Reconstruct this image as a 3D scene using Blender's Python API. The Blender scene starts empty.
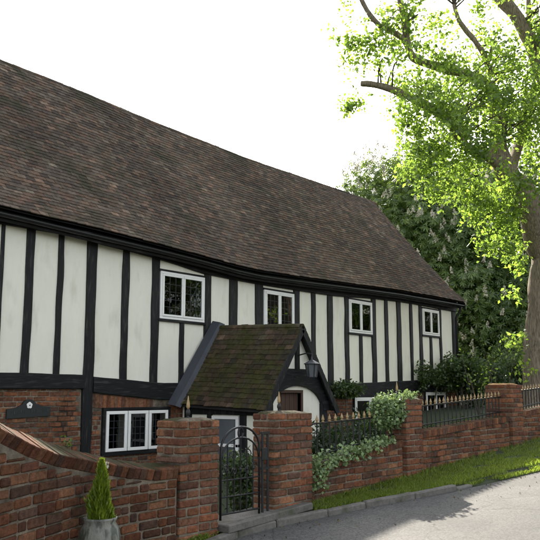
import bpy, math, random
import numpy as np
from mathutils import Vector, Matrix, noise
random.seed(7); rng = np.random.default_rng(7)
R = math.radians
S = bpy.context.scene
COL = S.collection

# ------------------------------------------------------------------ camera
F, YAW, TILT, EYE = 782.0, R(39.2), math.atan(123/782), 1.6
FW = np.array([math.cos(YAW)*math.cos(TILT), math.sin(YAW)*math.cos(TILT), math.sin(TILT)])
RT = np.array([math.sin(YAW), -math.cos(YAW), 0.0])
UP = np.cross(RT, FW)
CAM = np.array([0, 0, EYE])
cd = bpy.data.cameras.new('camera'); cam = bpy.data.objects.new('camera', cd); COL.objects.link(cam)
cd.sensor_width = 36; cd.lens = F/540*36; cd.clip_start = .05; cd.clip_end = 2000
M4 = Matrix((RT, UP, -FW)).transposed().to_4x4(); M4.translation = Vector(CAM)
cam.matrix_world = M4
S.camera = cam

def ray(px, py): return FW*F + RT*(px-270) + UP*(270-py)
def onY(px, py, Y): d = ray(px, py); return CAM + d*(Y/d[1])
def far(px, py, D):
    d = ray(px, py); return CAM + d*(D/math.hypot(d[0], d[1]))
def fx(px, py=300, Y=10.): return float(onY(px, py, Y)[0])

# ------------------------------------------------------------------ materials
def mat(name, base=(.5, .5, .5), rough=.8, attr=False, nscale=6., namt=.25, bump=.0, bscale=40., metallic=0., spec=.5, c2=None, c2scale=2., c2lo=.5, c2hi=.7, moss=None, stretch=None):
    m = bpy.data.materials.new(name); m.use_nodes = True
    nt = m.node_tree; N = nt.nodes; L = nt.links
    b = N['Principled BSDF']; b.inputs['Roughness'].default_value = rough; b.inputs['Metallic'].default_value = metallic
    b.inputs['Specular IOR Level'].default_value = spec
    tc = N.new('ShaderNodeTexCoord'); vec = tc.outputs['Object']
    if stretch:
        mp = N.new('ShaderNodeMapping'); mp.inputs['Scale'].default_value = stretch; L.new(vec, mp.inputs[0]); vec = mp.outputs[0]
    if attr:
        a = N.new('ShaderNodeAttribute'); a.attribute_name = 'col'; col = a.outputs['Color']
    else:
        a = N.new('ShaderNodeRGB'); a.outputs[0].default_value = (*base, 1); col = a.outputs[0]
    if c2:
        n2 = N.new('ShaderNodeTexNoise'); n2.inputs['Scale'].default_value = c2scale; n2.inputs['Detail'].default_value = 6; L.new(vec, n2.inputs['Vector'])
        r = N.new('ShaderNodeMapRange'); r.inputs[1].default_value = c2lo; r.inputs[2].default_value = c2hi; L.new(n2.outputs['Fac'], r.inputs[0])
        mx = N.new('ShaderNodeMix'); mx.data_type = 'RGBA'; L.new(r.outputs[0], mx.inputs[0]); L.new(col, mx.inputs[6]); mx.inputs[7].default_value = (*c2, 1)
        col = mx.outputs[2]
    if namt:
        n = N.new('ShaderNodeTexNoise'); n.inputs['Scale'].default_value = nscale; n.inputs['Detail'].default_value = 8; n.inputs['Roughness'].default_value = .65; L.new(vec, n.inputs['Vector'])
        r = N.new('ShaderNodeMapRange'); r.inputs[1].default_value = .25; r.inputs[2].default_value = .75
        r.inputs[3].default_value = 1-namt; r.inputs[4].default_value = 1+namt; L.new(n.outputs['Fac'], r.inputs[0])
        mx = N.new('ShaderNodeVectorMath'); mx.operation = 'SCALE'; L.new(col, mx.inputs[0]); L.new(r.outputs[0], mx.inputs['Scale']); col = mx.outputs[0]
    if moss:
        g = N.new('ShaderNodeNewGeometry'); sp = N.new('ShaderNodeSeparateXYZ'); L.new(g.outputs['Normal'], sp.inputs[0])
        n = N.new('ShaderNodeTexNoise'); n.inputs['Scale'].default_value = moss[1]; n.inputs['Detail'].default_value = 6; L.new(tc.outputs['Object'], n.inputs['Vector'])
        ad = N.new('ShaderNodeMath'); ad.operation = 'MULTIPLY_ADD'; L.new(sp.outputs['Z'], ad.inputs[0]); ad.inputs[1].default_value = moss[2]; L.new(n.outputs['Fac'], ad.inputs[2])
        r = N.new('ShaderNodeMapRange'); r.inputs[1].default_value = moss[3]; r.inputs[2].default_value = moss[3]+.15; L.new(ad.outputs[0], r.inputs[0])
        mx = N.new('ShaderNodeMix'); mx.data_type = 'RGBA'; L.new(r.outputs[0], mx.inputs[0]); L.new(col, mx.inputs[6]); mx.inputs[7].default_value = (*moss[0], 1); col = mx.outputs[2]
    L.new(col, b.inputs['Base Color'])
    if bump:
        n = N.new('ShaderNodeTexNoise'); n.inputs['Scale'].default_value = bscale; n.inputs['Detail'].default_value = 8; n.inputs['Roughness'].default_value = .7; L.new(vec, n.inputs['Vector'])
        bp = N.new('ShaderNodeBump'); bp.inputs['Strength'].default_value = bump; bp.inputs['Distance'].default_value = .02; L.new(n.outputs['Fac'], bp.inputs['Height']); L.new(bp.outputs[0], b.inputs['Normal'])
    return m

def leafmat(name, d, t, var=.35, hue=None, gloss=.06, tw=.5):
    m = bpy.data.materials.new(name); m.use_nodes = True; nt = m.node_tree; N = nt.nodes; L = nt.links
    N.remove(N['Principled BSDF']); out = N['Material Output']
    g = N.new('ShaderNodeNewGeometry')
    def colour(c, h):
        mx = N.new('ShaderNodeMix'); mx.data_type = 'RGBA'; L.new(g.outputs['Random Per Island'], mx.inputs[0])
        mx.inputs[6].default_value = (*[v*(1-var) for v in c], 1); mx.inputs[7].default_value = (*[v*(1+var)*k for v, k in zip(c, h or (1, 1, 1))], 1)
        return mx.outputs[2]
    a = N.new('ShaderNodeBsdfDiffuse'); L.new(colour(d, hue), a.inputs[0])
    b = N.new('ShaderNodeBsdfTranslucent'); L.new(colour(t, hue), b.inputs[0])
    m1 = N.new('ShaderNodeMixShader'); m1.inputs[0].default_value = tw; L.new(a.outputs[0], m1.inputs[1]); L.new(b.outputs[0], m1.inputs[2])
    gl = N.new('ShaderNodeBsdfGlossy'); gl.inputs['Roughness'].default_value = .45; gl.inputs[0].default_value = (.8, .85, .8, 1)
    m2 = N.new('ShaderNodeMixShader'); m2.inputs[0].default_value = gloss; L.new(m1.outputs[0], m2.inputs[1]); L.new(gl.outputs[0], m2.inputs[2])
    L.new(m2.outputs[0], out.inputs[0]); return m

def glassmat():
    m = bpy.data.materials.new('window_glass'); m.use_nodes = True; nt = m.node_tree; N = nt.nodes; L = nt.links
    N.remove(N['Principled BSDF']); out = N['Material Output']
    tr = N.new('ShaderNodeBsdfTransparent'); tr.inputs[0].default_value = (.8, .85, .83, 1)
    gl = N.new('ShaderNodeBsdfGlossy'); gl.inputs['Roughness'].default_value = .02
    tc = N.new('ShaderNodeTexCoord'); n = N.new('ShaderNodeTexNoise'); n.inputs['Scale'].default_value = 5; L.new(tc.outputs['Object'], n.inputs['Vector'])
    bp = N.new('ShaderNodeBump'); bp.inputs['Strength'].default_value = .07; bp.inputs['Distance'].default_value = .02; L.new(n.outputs['Fac'], bp.inputs['Height']); L.new(bp.outputs[0], gl.inputs['Normal'])
    fr = N.new('ShaderNodeFresnel'); fr.inputs[0].default_value = 1.75
    mx = N.new('ShaderNodeMixShader'); L.new(fr.outputs[0], mx.inputs[0]); L.new(tr.outputs[0], mx.inputs[1]); L.new(gl.outputs[0], mx.inputs[2]); L.new(mx.outputs[0], out.inputs[0])
    return m

MOSS = (.034, .034, .012)
M = dict(
    brick=mat('old_red_brick', attr=True, rough=.95, nscale=26, namt=.55, bump=.9, bscale=60, c2=(.03, .026, .022), c2scale=3.1, c2lo=.5, c2hi=1., moss=(MOSS, 5, .5, .88), spec=.15),
    mortar=mat('lime_mortar', (.24, .2, .15), .95, nscale=18, namt=.45, bump=.9, bscale=50, c2=(.04, .036, .028), c2scale=2.6, c2lo=.4, c2hi=.68, moss=(MOSS, 6, .5, .86), spec=.1),
    lichen=mat('lichen_covered_mortar', (.17, .13, .09), .95, nscale=18, namt=.45, bump=.9, bscale=50, moss=((.16, .085, .02), 4, .6, .8), spec=.1),
    tile=mat('clay_roof_tile', attr=True, rough=.9, nscale=16, namt=.5, bump=.6, bscale=60, c2=(.12, .11, .085), c2scale=9, c2lo=.66, c2hi=.76, spec=.12, moss=((.045, .042, .026), 1.1, 0., .56)),
    mosstile=mat('mossy_clay_tile', attr=True, rough=.95, nscale=14, namt=.45, bump=.9, bscale=45, c2=(.05, .048, .016), c2scale=3.2, c2lo=.42, c2hi=.64, spec=.1),
    under=mat('light_stop_underlay', (.012, .011, .011), .9),  # near-black, for unseen sheets added beneath tiles against light leaks
    plaster=mat('white_limewash_plaster', (.81, .785, .665), .9, nscale=1.6, namt=.05, bump=.35, bscale=22, c2=(.52, .48, .37), c2scale=2.4, c2lo=.56, c2hi=.98, stretch=(2.2, 2.2, .7)),
    timber=mat('black_painted_timber', (.006, .0065, .007), .6, nscale=9, namt=.4, bump=.6, bscale=18, stretch=(3, 3, .4), spec=.3, c2=(.028, .027, .025), c2scale=9, c2lo=.55, c2hi=.7),
    timberh=mat('black_painted_beam', (.006, .0065, .007), .6, nscale=9, namt=.4, bump=.6, bscale=18, stretch=(.4, 3, 3), spec=.3, c2=(.028, .027, .025), c2scale=9, c2lo=.55, c2hi=.7),
    white=mat('white_gloss_paint', (.82, .81, .77), .35, namt=.04),
    dark=mat('dark_room', (.022, .02, .018), .9, nscale=1.5, namt=.6),
    curtain=mat('curtain_cloth', (.45, .42, .36), .9, nscale=30, namt=.2, stretch=(1, 1, .05)),
    lead=mat('grey_lead', (.03, .034, .042), .5, nscale=5, namt=.25, bump=.2),
    iron=mat('black_iron', (.005, .005, .005), .5, namt=.2, bump=.15),
    gold=mat('worn_gold_paint', (.3, .2, .09), .5, nscale=40, namt=.4),
    stone=mat('grey_kerb_stone', (.14, .13, .115), .9, nscale=25, namt=.3, bump=.5, bscale=50, c2=(.07, .07, .045), c2scale=5, c2lo=.5, c2hi=.7),
    soil=mat('garden_soil', (.03, .035, .015), .95, nscale=8, namt=.4, bump=.6),
    turf=mat('turf_base', (.03, .04, .014), .95, nscale=10, namt=.4, bump=.6),
    wood=mat('brown_wood', (.06, .03, .018), .6, nscale=12, namt=.35, bump=.3, stretch=(4, 4, .5)),
    bark=mat('grey_brown_bark', (.27, .222, .162), .95, nscale=9, namt=.45, bump=1., bscale=9, stretch=(4, 4, .45), c2=(.13, .1, .075), c2scale=14, c2lo=.42, c2hi=.66, spec=.1),
    bark3=mat('shaded_limb_bark', (.22, .18, .132), .95, nscale=9, namt=.45, bump=1., bscale=9, stretch=(4, 4, .45), c2=(.1, .08, .06), c2scale=14, c2lo=.42, c2hi=.66, spec=.1),
    bark2=mat('dark_limb_bark', (.085, .07, .052), .95, nscale=8, namt=.45, bump=.8, bscale=12),
    pot=mat('glazed_stone_pot', (.2, .2, .165), .5, nscale=6, namt=.3, bump=.6, bscale=14, c2=(.055, .06, .045), c2scale=12, c2lo=.45, c2hi=.58, stretch=(2, 2, .6)),
    signgreen=mat('dark_sign_paint', (.01, .014, .014), .5, namt=.15),
    signgrey=mat('faded_sign_lettering', (.03, .034, .036), .7, namt=.2),
    lampglass=mat('lantern_glass', (.1, .11, .12), .15, namt=.1),
    oakleaf=leafmat('sunlit_tree_leaf', (.075, .13, .03), (.24, .4, .062), .5, (1.2, 1.05, .8), .05, .6),
    chleaf=leafmat('chestnut_leaf', (.085, .145, .038), (.18, .28, .05), .4, (1.1, 1, .9), .05, .45),
    blossom=leafmat('chestnut_blossom', (.56, .54, .45), (.42, .4, .31), .2, None, .02, .4),
    darkleaf=leafmat('evergreen_leaf', (.02, .04, .014), (.04, .075, .018), .45, (1.2, 1.05, .8), .05, .4),
    shrubleaf=leafmat('shrub_leaf', (.03, .06, .018), (.07, .13, .025), .45, (1.3, 1.1, .8), .05, .4),
    ivyleaf=leafmat('variegated_ivy_leaf', (.12, .2, .06), (.14, .22, .06), .6, (1.4, 1.2, 1.5), .06, .3),
    conifer=leafmat('lime_green_conifer', (.13, .2, .018), (.18, .26, .02), .35, (1.1, 1, .8), .03, .4),
    grass=leafmat('grass_blade', (.11, .175, .026), (.22, .35, .04), .45, (1.3, 1.05, .9), .04, .45),
    litter=leafmat('dry_leaf_litter', (.12, .08, .035), (.08, .06, .02), .6, (1, 1.1, .8), .03, .2),
    lilac=leafmat('pale_lilac_petal', (.55, .5, .66), (.4, .36, .5), .15, None, .02, .3),
)
M['glass'] = glassmat()

def asphalt():
    m = mat('worn_asphalt', (.078, .074, .07), .88, nscale=3, namt=.18, bump=.5, bscale=120, c2=(.05, .049, .048), c2scale=.9, c2lo=.46, c2hi=.66)
    nt = m.node_tree; N = nt.nodes; L = nt.links; b = N['Principled BSDF']
    src = b.inputs['Base Color'].links[0].from_socket
    tc = N.new('ShaderNodeTexCoord'); v = N.new('ShaderNodeTexVoronoi'); v.inputs['Scale'].default_value = 70; L.new(tc.outputs['Object'], v.inputs['Vector'])
    r = N.new('ShaderNodeMapRange'); r.inputs[1].default_value = .0; r.inputs[2].default_value = 1.; r.inputs[3].default_value = .6; r.inputs[4].default_value = 1.5
    sp = N.new('ShaderNodeSeparateColor'); L.new(v.outputs['Color'], sp.inputs[0]); L.new(sp.outputs[0], r.inputs[0])
    mx = N.new('ShaderNodeVectorMath'); mx.operation = 'SCALE'; L.new(src, mx.inputs[0]); L.new(r.outputs[0], mx.inputs['Scale']); L.new(mx.outputs[0], b.inputs['Base Color'])
    tw = N.new('ShaderNodeTexNoise'); tw.inputs['Scale'].default_value = 2.5; tw.inputs['Detail'].default_value = 5; L.new(tc.outputs['Object'], tw.inputs['Vector'])
    ad = N.new('ShaderNodeVectorMath'); ad.operation = 'MULTIPLY_ADD'; L.new(tw.outputs['Color'], ad.inputs[0]); ad.inputs[1].default_value = (.5, .5, 0); L.new(tc.outputs['Object'], ad.inputs[2])
    vc = N.new('ShaderNodeTexVoronoi'); vc.feature = 'DISTANCE_TO_EDGE'; vc.inputs['Scale'].default_value = .55; L.new(ad.outputs[0], vc.inputs['Vector'])
    rc = N.new('ShaderNodeMapRange'); rc.inputs[1].default_value = .001; rc.inputs[2].default_value = .006; rc.inputs[3].default_value = .5; rc.inputs[4].default_value = 1.; L.new(vc.outputs['Distance'], rc.inputs[0])
    m2 = N.new('ShaderNodeVectorMath'); m2.operation = 'SCALE'; L.new(mx.outputs[0], m2.inputs[0]); L.new(rc.outputs[0], m2.inputs['Scale']); L.new(m2.outputs[0], b.inputs['Base Color'])
    return m
M['asphalt'] = asphalt()

# ------------------------------------------------------------------ mesh builder
_CORN = [(a, b, c) for a in (-1, 1) for b in (-1, 1) for c in (-1, 1)]
_IDX = {}
for _i, _c in enumerate(_CORN):
    for _a in range(3): _IDX[(_c, _a)] = _i*3+_a
_CF = []
for a in range(3):
    b, c = [(1, 2), (2, 0), (0, 1)][a]
    for s in (-1, 1):
        q = []
        for (u, w) in ((-1, -1), (1, -1), (1, 1), (-1, 1)):
            k = [0, 0, 0]; k[a] = s; k[b] = u; k[c] = w; q.append(_IDX[(tuple(k), a)])
        _CF.append(q if s > 0 else q[::-1])
for a in range(3):
    b, c = [(1, 2), (2, 0), (0, 1)][a]
    for sb in (-1, 1):
        for sc in (-1, 1):
            k0 = [0, 0, 0]; k0[a] = -1; k0[b] = sb; k0[c] = sc; k1 = list(k0); k1[a] = 1
            k0, k1 = tuple(k0), tuple(k1)
            _CF.append([_IDX[(k0, b)], _IDX[(k1, b)], _IDX[(k1, c)], _IDX[(k0, c)]])
for k in _CORN: _CF.append([_IDX[(k, 0)], _IDX[(k, 1)], _IDX[(k, 2)]])
_CV = np.array([[c[i]*(1 if i == a else 0) for i in range(3)] for c in _CORN for a in range(3)], float)
_CS = np.array([[c[i]*(0 if i == a else 1) for i in range(3)] for c in _CORN for a in range(3)], float)

class MB:
    def __init__(s): s.v = []; s.f = []; s.c = []; s.m = []; s.mi = 0; s.n = 0
    def add(s, vs, fs, col=(1, 1, 1)):
        vs = np.asarray(vs, float).reshape(-1, 3); s.v.append(vs)
        for f in fs: s.f.append([i+s.n for i in f]); s.c.append(col); s.m.append(s.mi)
        s.n += len(vs); return s
    def box(s, x0, x1, y0, y1, z0, z1, ch=0., col=(1, 1, 1)):
        return s.obox(((x0+x1)/2, (y0+y1)/2, (z0+z1)/2), (1, 0, 0), (0, 1, 0), (0, 0, 1), (x1-x0)/2, (y1-y0)/2, (z1-z0)/2, ch, col)
    def obox(s, c, ax, ay, az, hx, hy, hz, ch=0., col=(1, 1, 1)):
        A = np.array([ax, ay, az], float); h = np.array([hx, hy, hz]); c = np.asarray(c, float)
        if ch > 0:
            loc = _CV*h + _CS*(h-ch); s.add(c+loc@A, _CF, col)
        else:
            loc = np.array(_CORN)*h
            s.add(c+loc@A, [(0, 1, 3, 2), (4, 6, 7, 5), (0, 4, 5, 1), (2, 3, 7, 6), (0, 2, 6, 4), (1, 5, 7, 3)], col)
        return s
    def tube(s, pts, rad, n=8, col=(1, 1, 1), wob=0., cap=True):
        P = [Vector(p) for p in pts]; rad = rad if hasattr(rad, '__len__') else [rad]*len(P)
        vs = []; X = None
        for i, p in enumerate(P):
            t = (P[min(i+1, len(P)-1)]-P[max(i-1, 0)]).normalized()
            if X is None: X = t.orthogonal().normalized()
            X = (X-t*X.dot(t)).normalized(); Y = t.cross(X)
            for k in range(n):
                a = 2*math.pi*k/n; r = rad[i]
                if wob: r *= 1+wob*noise.noise(Vector((math.cos(a)*1.7, math.sin(a)*1.7, i*.35+p.x)))
                vs.append(p+(X*math.cos(a)+Y*math.sin(a))*r)
        fs = [(i*n+k, i*n+(k+1) % n, (i+1)*n+(k+1) % n, (i+1)*n+k) for i in range(len(P)-1) for k in range(n)]
        if cap: fs += [tuple(range(n))[::-1], tuple(range((len(P)-1)*n, len(P)*n))]
        return s.add([tuple(v) for v in vs], fs, col)
    def lathe(s, c, prof, n=20, col=(1, 1, 1), sq=1.):
        vs = []
        for r, z in prof:
            for k in range(n):
                a = 2*math.pi*k/n; vs.append((c[0]+r*math.cos(a), c[1]+r*math.sin(a)*sq, c[2]+z))
        fs = [(i*n+k, i*n+(k+1) % n, (i+1)*n+(k+1) % n, (i+1)*n+k) for i in range(len(prof)-1) for k in range(n)]
        fs += [tuple(range(n))[::-1], tuple(range((len(prof)-1)*n, len(prof)*n))]
        return s.add(vs, fs, col)
    def prism(s, poly, y0, y1, col=(1, 1, 1)):        # polygon in XZ, extruded along Y
        n = len(poly); vs = [(x, y0, z) for x, z in poly]+[(x, y1, z) for x, z in poly]
        fs = [tuple(range(n)), tuple(range(n, 2*n))[::-1]]+[(i, i+n, (i+1) % n+n, (i+1) % n) for i in range(n)]
        return s.add(vs, fs, col)
    def build(s, name, mats, parent=None, smooth=False, loc=None):
        V = np.concatenate(s.v) if s.v else np.zeros((0, 3))
        return link(name, V, s.f, mats, parent, smooth, loc, s.c, s.m)

def worldloc(p):
    o = np.zeros(3)
    while p is not None: o += np.array(p.location); p = p.parent
    return o
def link(name, V, faces, mats, parent=None, smooth=False, loc=None, cols=None, mids=None):
    if parent is None and loc is None:
        loc = ((V[:, 0].min()+V[:, 0].max())/2, (V[:, 1].min()+V[:, 1].max())/2, V[:, 2].min())
    if loc is None: loc = np.array((0, 0, 0.))
    off = worldloc(parent)+np.array(loc, float)
    me = bpy.data.meshes.new(name)
    V = V-off
    if isinstance(faces, np.ndarray):
        k = faces.shape[1]; nf = len(faces)
        me.vertices.add(len(V)); me.vertices.foreach_set('co', V.astype(np.float32).ravel())
        me.loops.add(nf*k); me.loops.foreach_set('vertex_index', faces.astype(np.int32).ravel())
        me.polygons.add(nf); me.polygons.foreach_set('loop_start', np.arange(0, nf*k, k, dtype=np.int32))
        me.update(calc_edges=True)
    else:
        me.from_pydata(V.tolist(), [], faces)
        if cols is not None and any(c != (1, 1, 1) for c in cols):
            ca = me.color_attributes.new('col', 'FLOAT_COLOR', 'CORNER')
            cnt = [len(f) for f in faces]; arr = np.repeat(np.array([(*c, 1) for c in cols], np.float32), cnt, axis=0)
            ca.data.foreach_set('color', arr.ravel())
        if mids is not None and any(mids): me.polygons.foreach_set('material_index', mids)
        if smooth: me.polygons.foreach_set('use_smooth', [True]*len(faces))
    for m in (mats if isinstance(mats, (list, tuple)) else [mats]): me.materials.append(m)
    me.update()
    o = bpy.data.objects.new(name, me); COL.objects.link(o); o.location = Vector(loc)
    if parent is not None: o.parent = parent
    return o
def tag(o, label=None, cat=None, group=None, kind=None):
    if label: o['label'] = label
    if cat: o['category'] = cat
    if group: o['group'] = group
    if kind: o['kind'] = kind
    return o
def thing(name, label, cat, loc, group=None):
    o = bpy.data.objects.new(name, None); COL.objects.link(o); o.location = loc; o.empty_display_size = .2
    return tag(o, label, cat, group)

# ------------------------------------------------------------------ ground levels
def clampX(x): return 30*math.tanh(x/30) if x > 0 else 20*math.tanh(x/20)
def plane(x): return .012+.061*x if -5 < x < 18 else (1.11+2*math.tanh((x-18)*.061/2) if x >= 18 else -.293+1*math.tanh((x+5)*.061))
def garden(x):
    t = min(max((x-13)/5, 0), 1); return plane(x)-.35*(1-t*t*(3-2*t))
EX = [-60, -5, 2, 3.4, 4.4, 5.3, 5.73, 6.2, 6.6, 7.17, 7.71, 8.34, 8.76, 9.4, 10.37, 13, 20, 40, 90]
EY = [1.0, 3.0, 3.75, 4.2, 4.6, 4.93, 4.91, 4.87, 4.74, 4.63, 4.46, 4.3, 4.2, 4.06, 3.88, 3.5, 2.9, 1.6, -1]
def edge(x): return float(np.interp(x, EX, EY))
WALLY = 5.06

def sheet(name, xs, ys, zf, m, kind='structure'):
    V = np.array([(x, y, zf(x, y)) for x in xs for y in ys]); n = len(ys)
    Fc = np.array([(i*n+j, (i+1)*n+j, (i+1)*n+j+1, i*n+j+1) for i in range(len(xs)-1) for j in range(n-1)])
    o = link(name, V, Fc, m, None, True, (0, 0, 0)); return tag(o, kind=kind)
xs = list(np.concatenate([np.linspace(-900, -40, 8), np.linspace(-30, 60, 91), np.linspace(80, 900, 9)]))
ys = [-900, -300, -100, -40, -20, -10, -4, 0, 3, 5.15, 5.25, 6, 8, 10, 14, 20, 30, 50, 100, 300, 900]
sheet('ground', xs, ys, lambda x, y: (plane(x)-.14 if -4 <= y < 5.2 else (plane(x)-.03 if y < -4 else garden(x)-.002)), M['turf'])
# lane
xr = list(np.arange(-60, 90, .4)); V = []; Fc = []
for i, x in enumerate(xr):
    e = edge(x)
    for j in range(9):
        t = j/8; y = e+(-3.4-e)*t; V.append((x, y, plane(x)-.055+.05*math.sin(math.pi*t)))
for i in range(len(xr)-1):
    for j in range(8): Fc.append((i*9+j, i*9+j+1, (i+1)*9+j+1, (i+1)*9+j))
tag(link('road', np.array(V), np.array(Fc), M['asphalt'], None, True, (0, 0, 0)), kind='structure')
# verge between lane and wall
V = []; Fc = []
def vz(x, t):
    lo = -.05*min(max((x-8.6)/.8, 0), 1)*(t > .99)
    return plane(x)+lo+.012*noise.noise(Vector((x*3, t*3, 0)))-(.03*(t > .8) if x > 8.8 else 0)
for i, x in enumerate(xr):
    e = edge(x)
    wy = 5.2 if x > 4.9 else float(np.interp(x, [-60, 2.2, 3.2, 4.0, 4.9], [2, 4.25, 4.72, 5.05, 5.2]))
    for j in range(7):
        t = j/6; e2 = e+(.07 if x < 8.95 else 0); V.append((x, wy+(e2-wy)*t, vz(x, t)-(.008 if x < 8.95 else 0)))
    V.append((x, e2-.004, plane(x)-.12))
for i in range(len(xr)-1):
    for j in range(7): Fc.append((i*8+j, i*8+j+1, (i+1)*8+j+1, (i+1)*8+j))
tag(link('verge', np.array(V), np.array(Fc), M['turf'], None, True, (0, 0, 0)), kind='structure')
# kerb stones set along the edge, one strip of stones
mb = MB(); x = 2.6
while x < 8.75:
    L = random.uniform(.55, .9) if x+.9 < 8.9 else 8.95-x
    x1 = x+L*.9
    a = np.array((x, edge(x), 0)); b = np.array((x1, edge(x1), 0)); t = (b-a)/np.linalg.norm(b-a); n = np.array((-t[1], t[0], 0))
    c = (a+b)/2+n*.045; c[2] = plane((x+x1)/2)-.06-.06*max(0, ((x+x1)/2-8.3)/.7)+random.uniform(-.006, .006)
    ax = np.array((t[0], t[1], .061)); ax /= np.linalg.norm(ax)
    mb.obox(c, ax, n, np.cross(ax, n), np.linalg.norm(b-a)/2-.004, .045, .07, .014); x = x1
tag(mb.build('kerb', M['stone'], loc=(0, 0, 0)), kind='structure')

# ------------------------------------------------------------------ foliage helpers
def leaf_mesh(C, size, up=.3, aspect=.55, droop=0., fold=.25, outward=None, ow=0.):
    n = len(C); size = np.broadcast_to(size, n)*rng.uniform(.65, 1.3, n)
    d = rng.normal(size=(n, 3)); d[:, 2] -= droop; d /= np.linalg.norm(d, axis=1)[:, None]
    nr = rng.normal(size=(n, 3)); nr[:, 2] += up
    if outward is not None: nr += outward*ow
    s = np.cross(nr, d); s /= np.linalg.norm(s, axis=1)[:, None]+1e-9
    u = np.cross(d, s)
    L = size[:, None]
    p0 = C-d*L*.5; p2 = C+d*L*.5; mid = C-d*L*.08
    p1 = mid+s*L*aspect*.5+u*L*fold*.3; p3 = mid-s*L*aspect*.5+u*L*fold*.3
    V = np.stack([p0, p1, p2, p3], 1).reshape(-1, 3)
    b = np.arange(n)[:, None]*4
    Fc = np.concatenate([b+np.array([[0, 1, 2]]), b+np.array([[0, 2, 3]])], 1).reshape(-1, 3)
    return V, Fc
def clumps(cs, per, spread):
    cs = np.repeat(np.asarray(cs), per, axis=0); return cs+rng.normal(size=cs.shape)*spread
def in_ellipsoid(n, c, r, shell=.0):
    p = rng.normal(size=(n, 3)); p /= np.linalg.norm(p, axis=1)[:, None]
    q = rng.uniform(shell**3, 1, n)**(1/3); return np.asarray(c)+p*q[:, None]*np.asarray(r)
def bumpy(n, c, r, shell=.55, amp=.3, fr=2.2, seed=0.):
    p = rng.normal(size=(n, 3)); p /= np.linalg.norm(p, axis=1)[:, None]
    k = np.array([1+amp*noise.noise(Vector(v*fr)+Vector((seed, seed*1.7, 0))) * 2 for v in p])
    q = rng.uniform(shell**3, 1, n)**(1/3); return np.asarray(c)+p*(q*k)[:, None]*np.asarray(r), p
def smoothpts(pts, n=6):
    P = [np.array(p, float) for p in pts]; out = []
    for i in range(len(P)-1):
        p0 = P[max(i-1, 0)]; p1 = P[i]; p2 = P[i+1]; p3 = P[min(i+2, len(P)-1)]
        for k in range(n):
            t = k/n; out.append(.5*((2*p1)+(-p0+p2)*t+(2*p0-5*p1+4*p2-p3)*t*t+(-p0+3*p1-3*p2+p3)*t**3))
    out.append(P[-1]); return out

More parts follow.
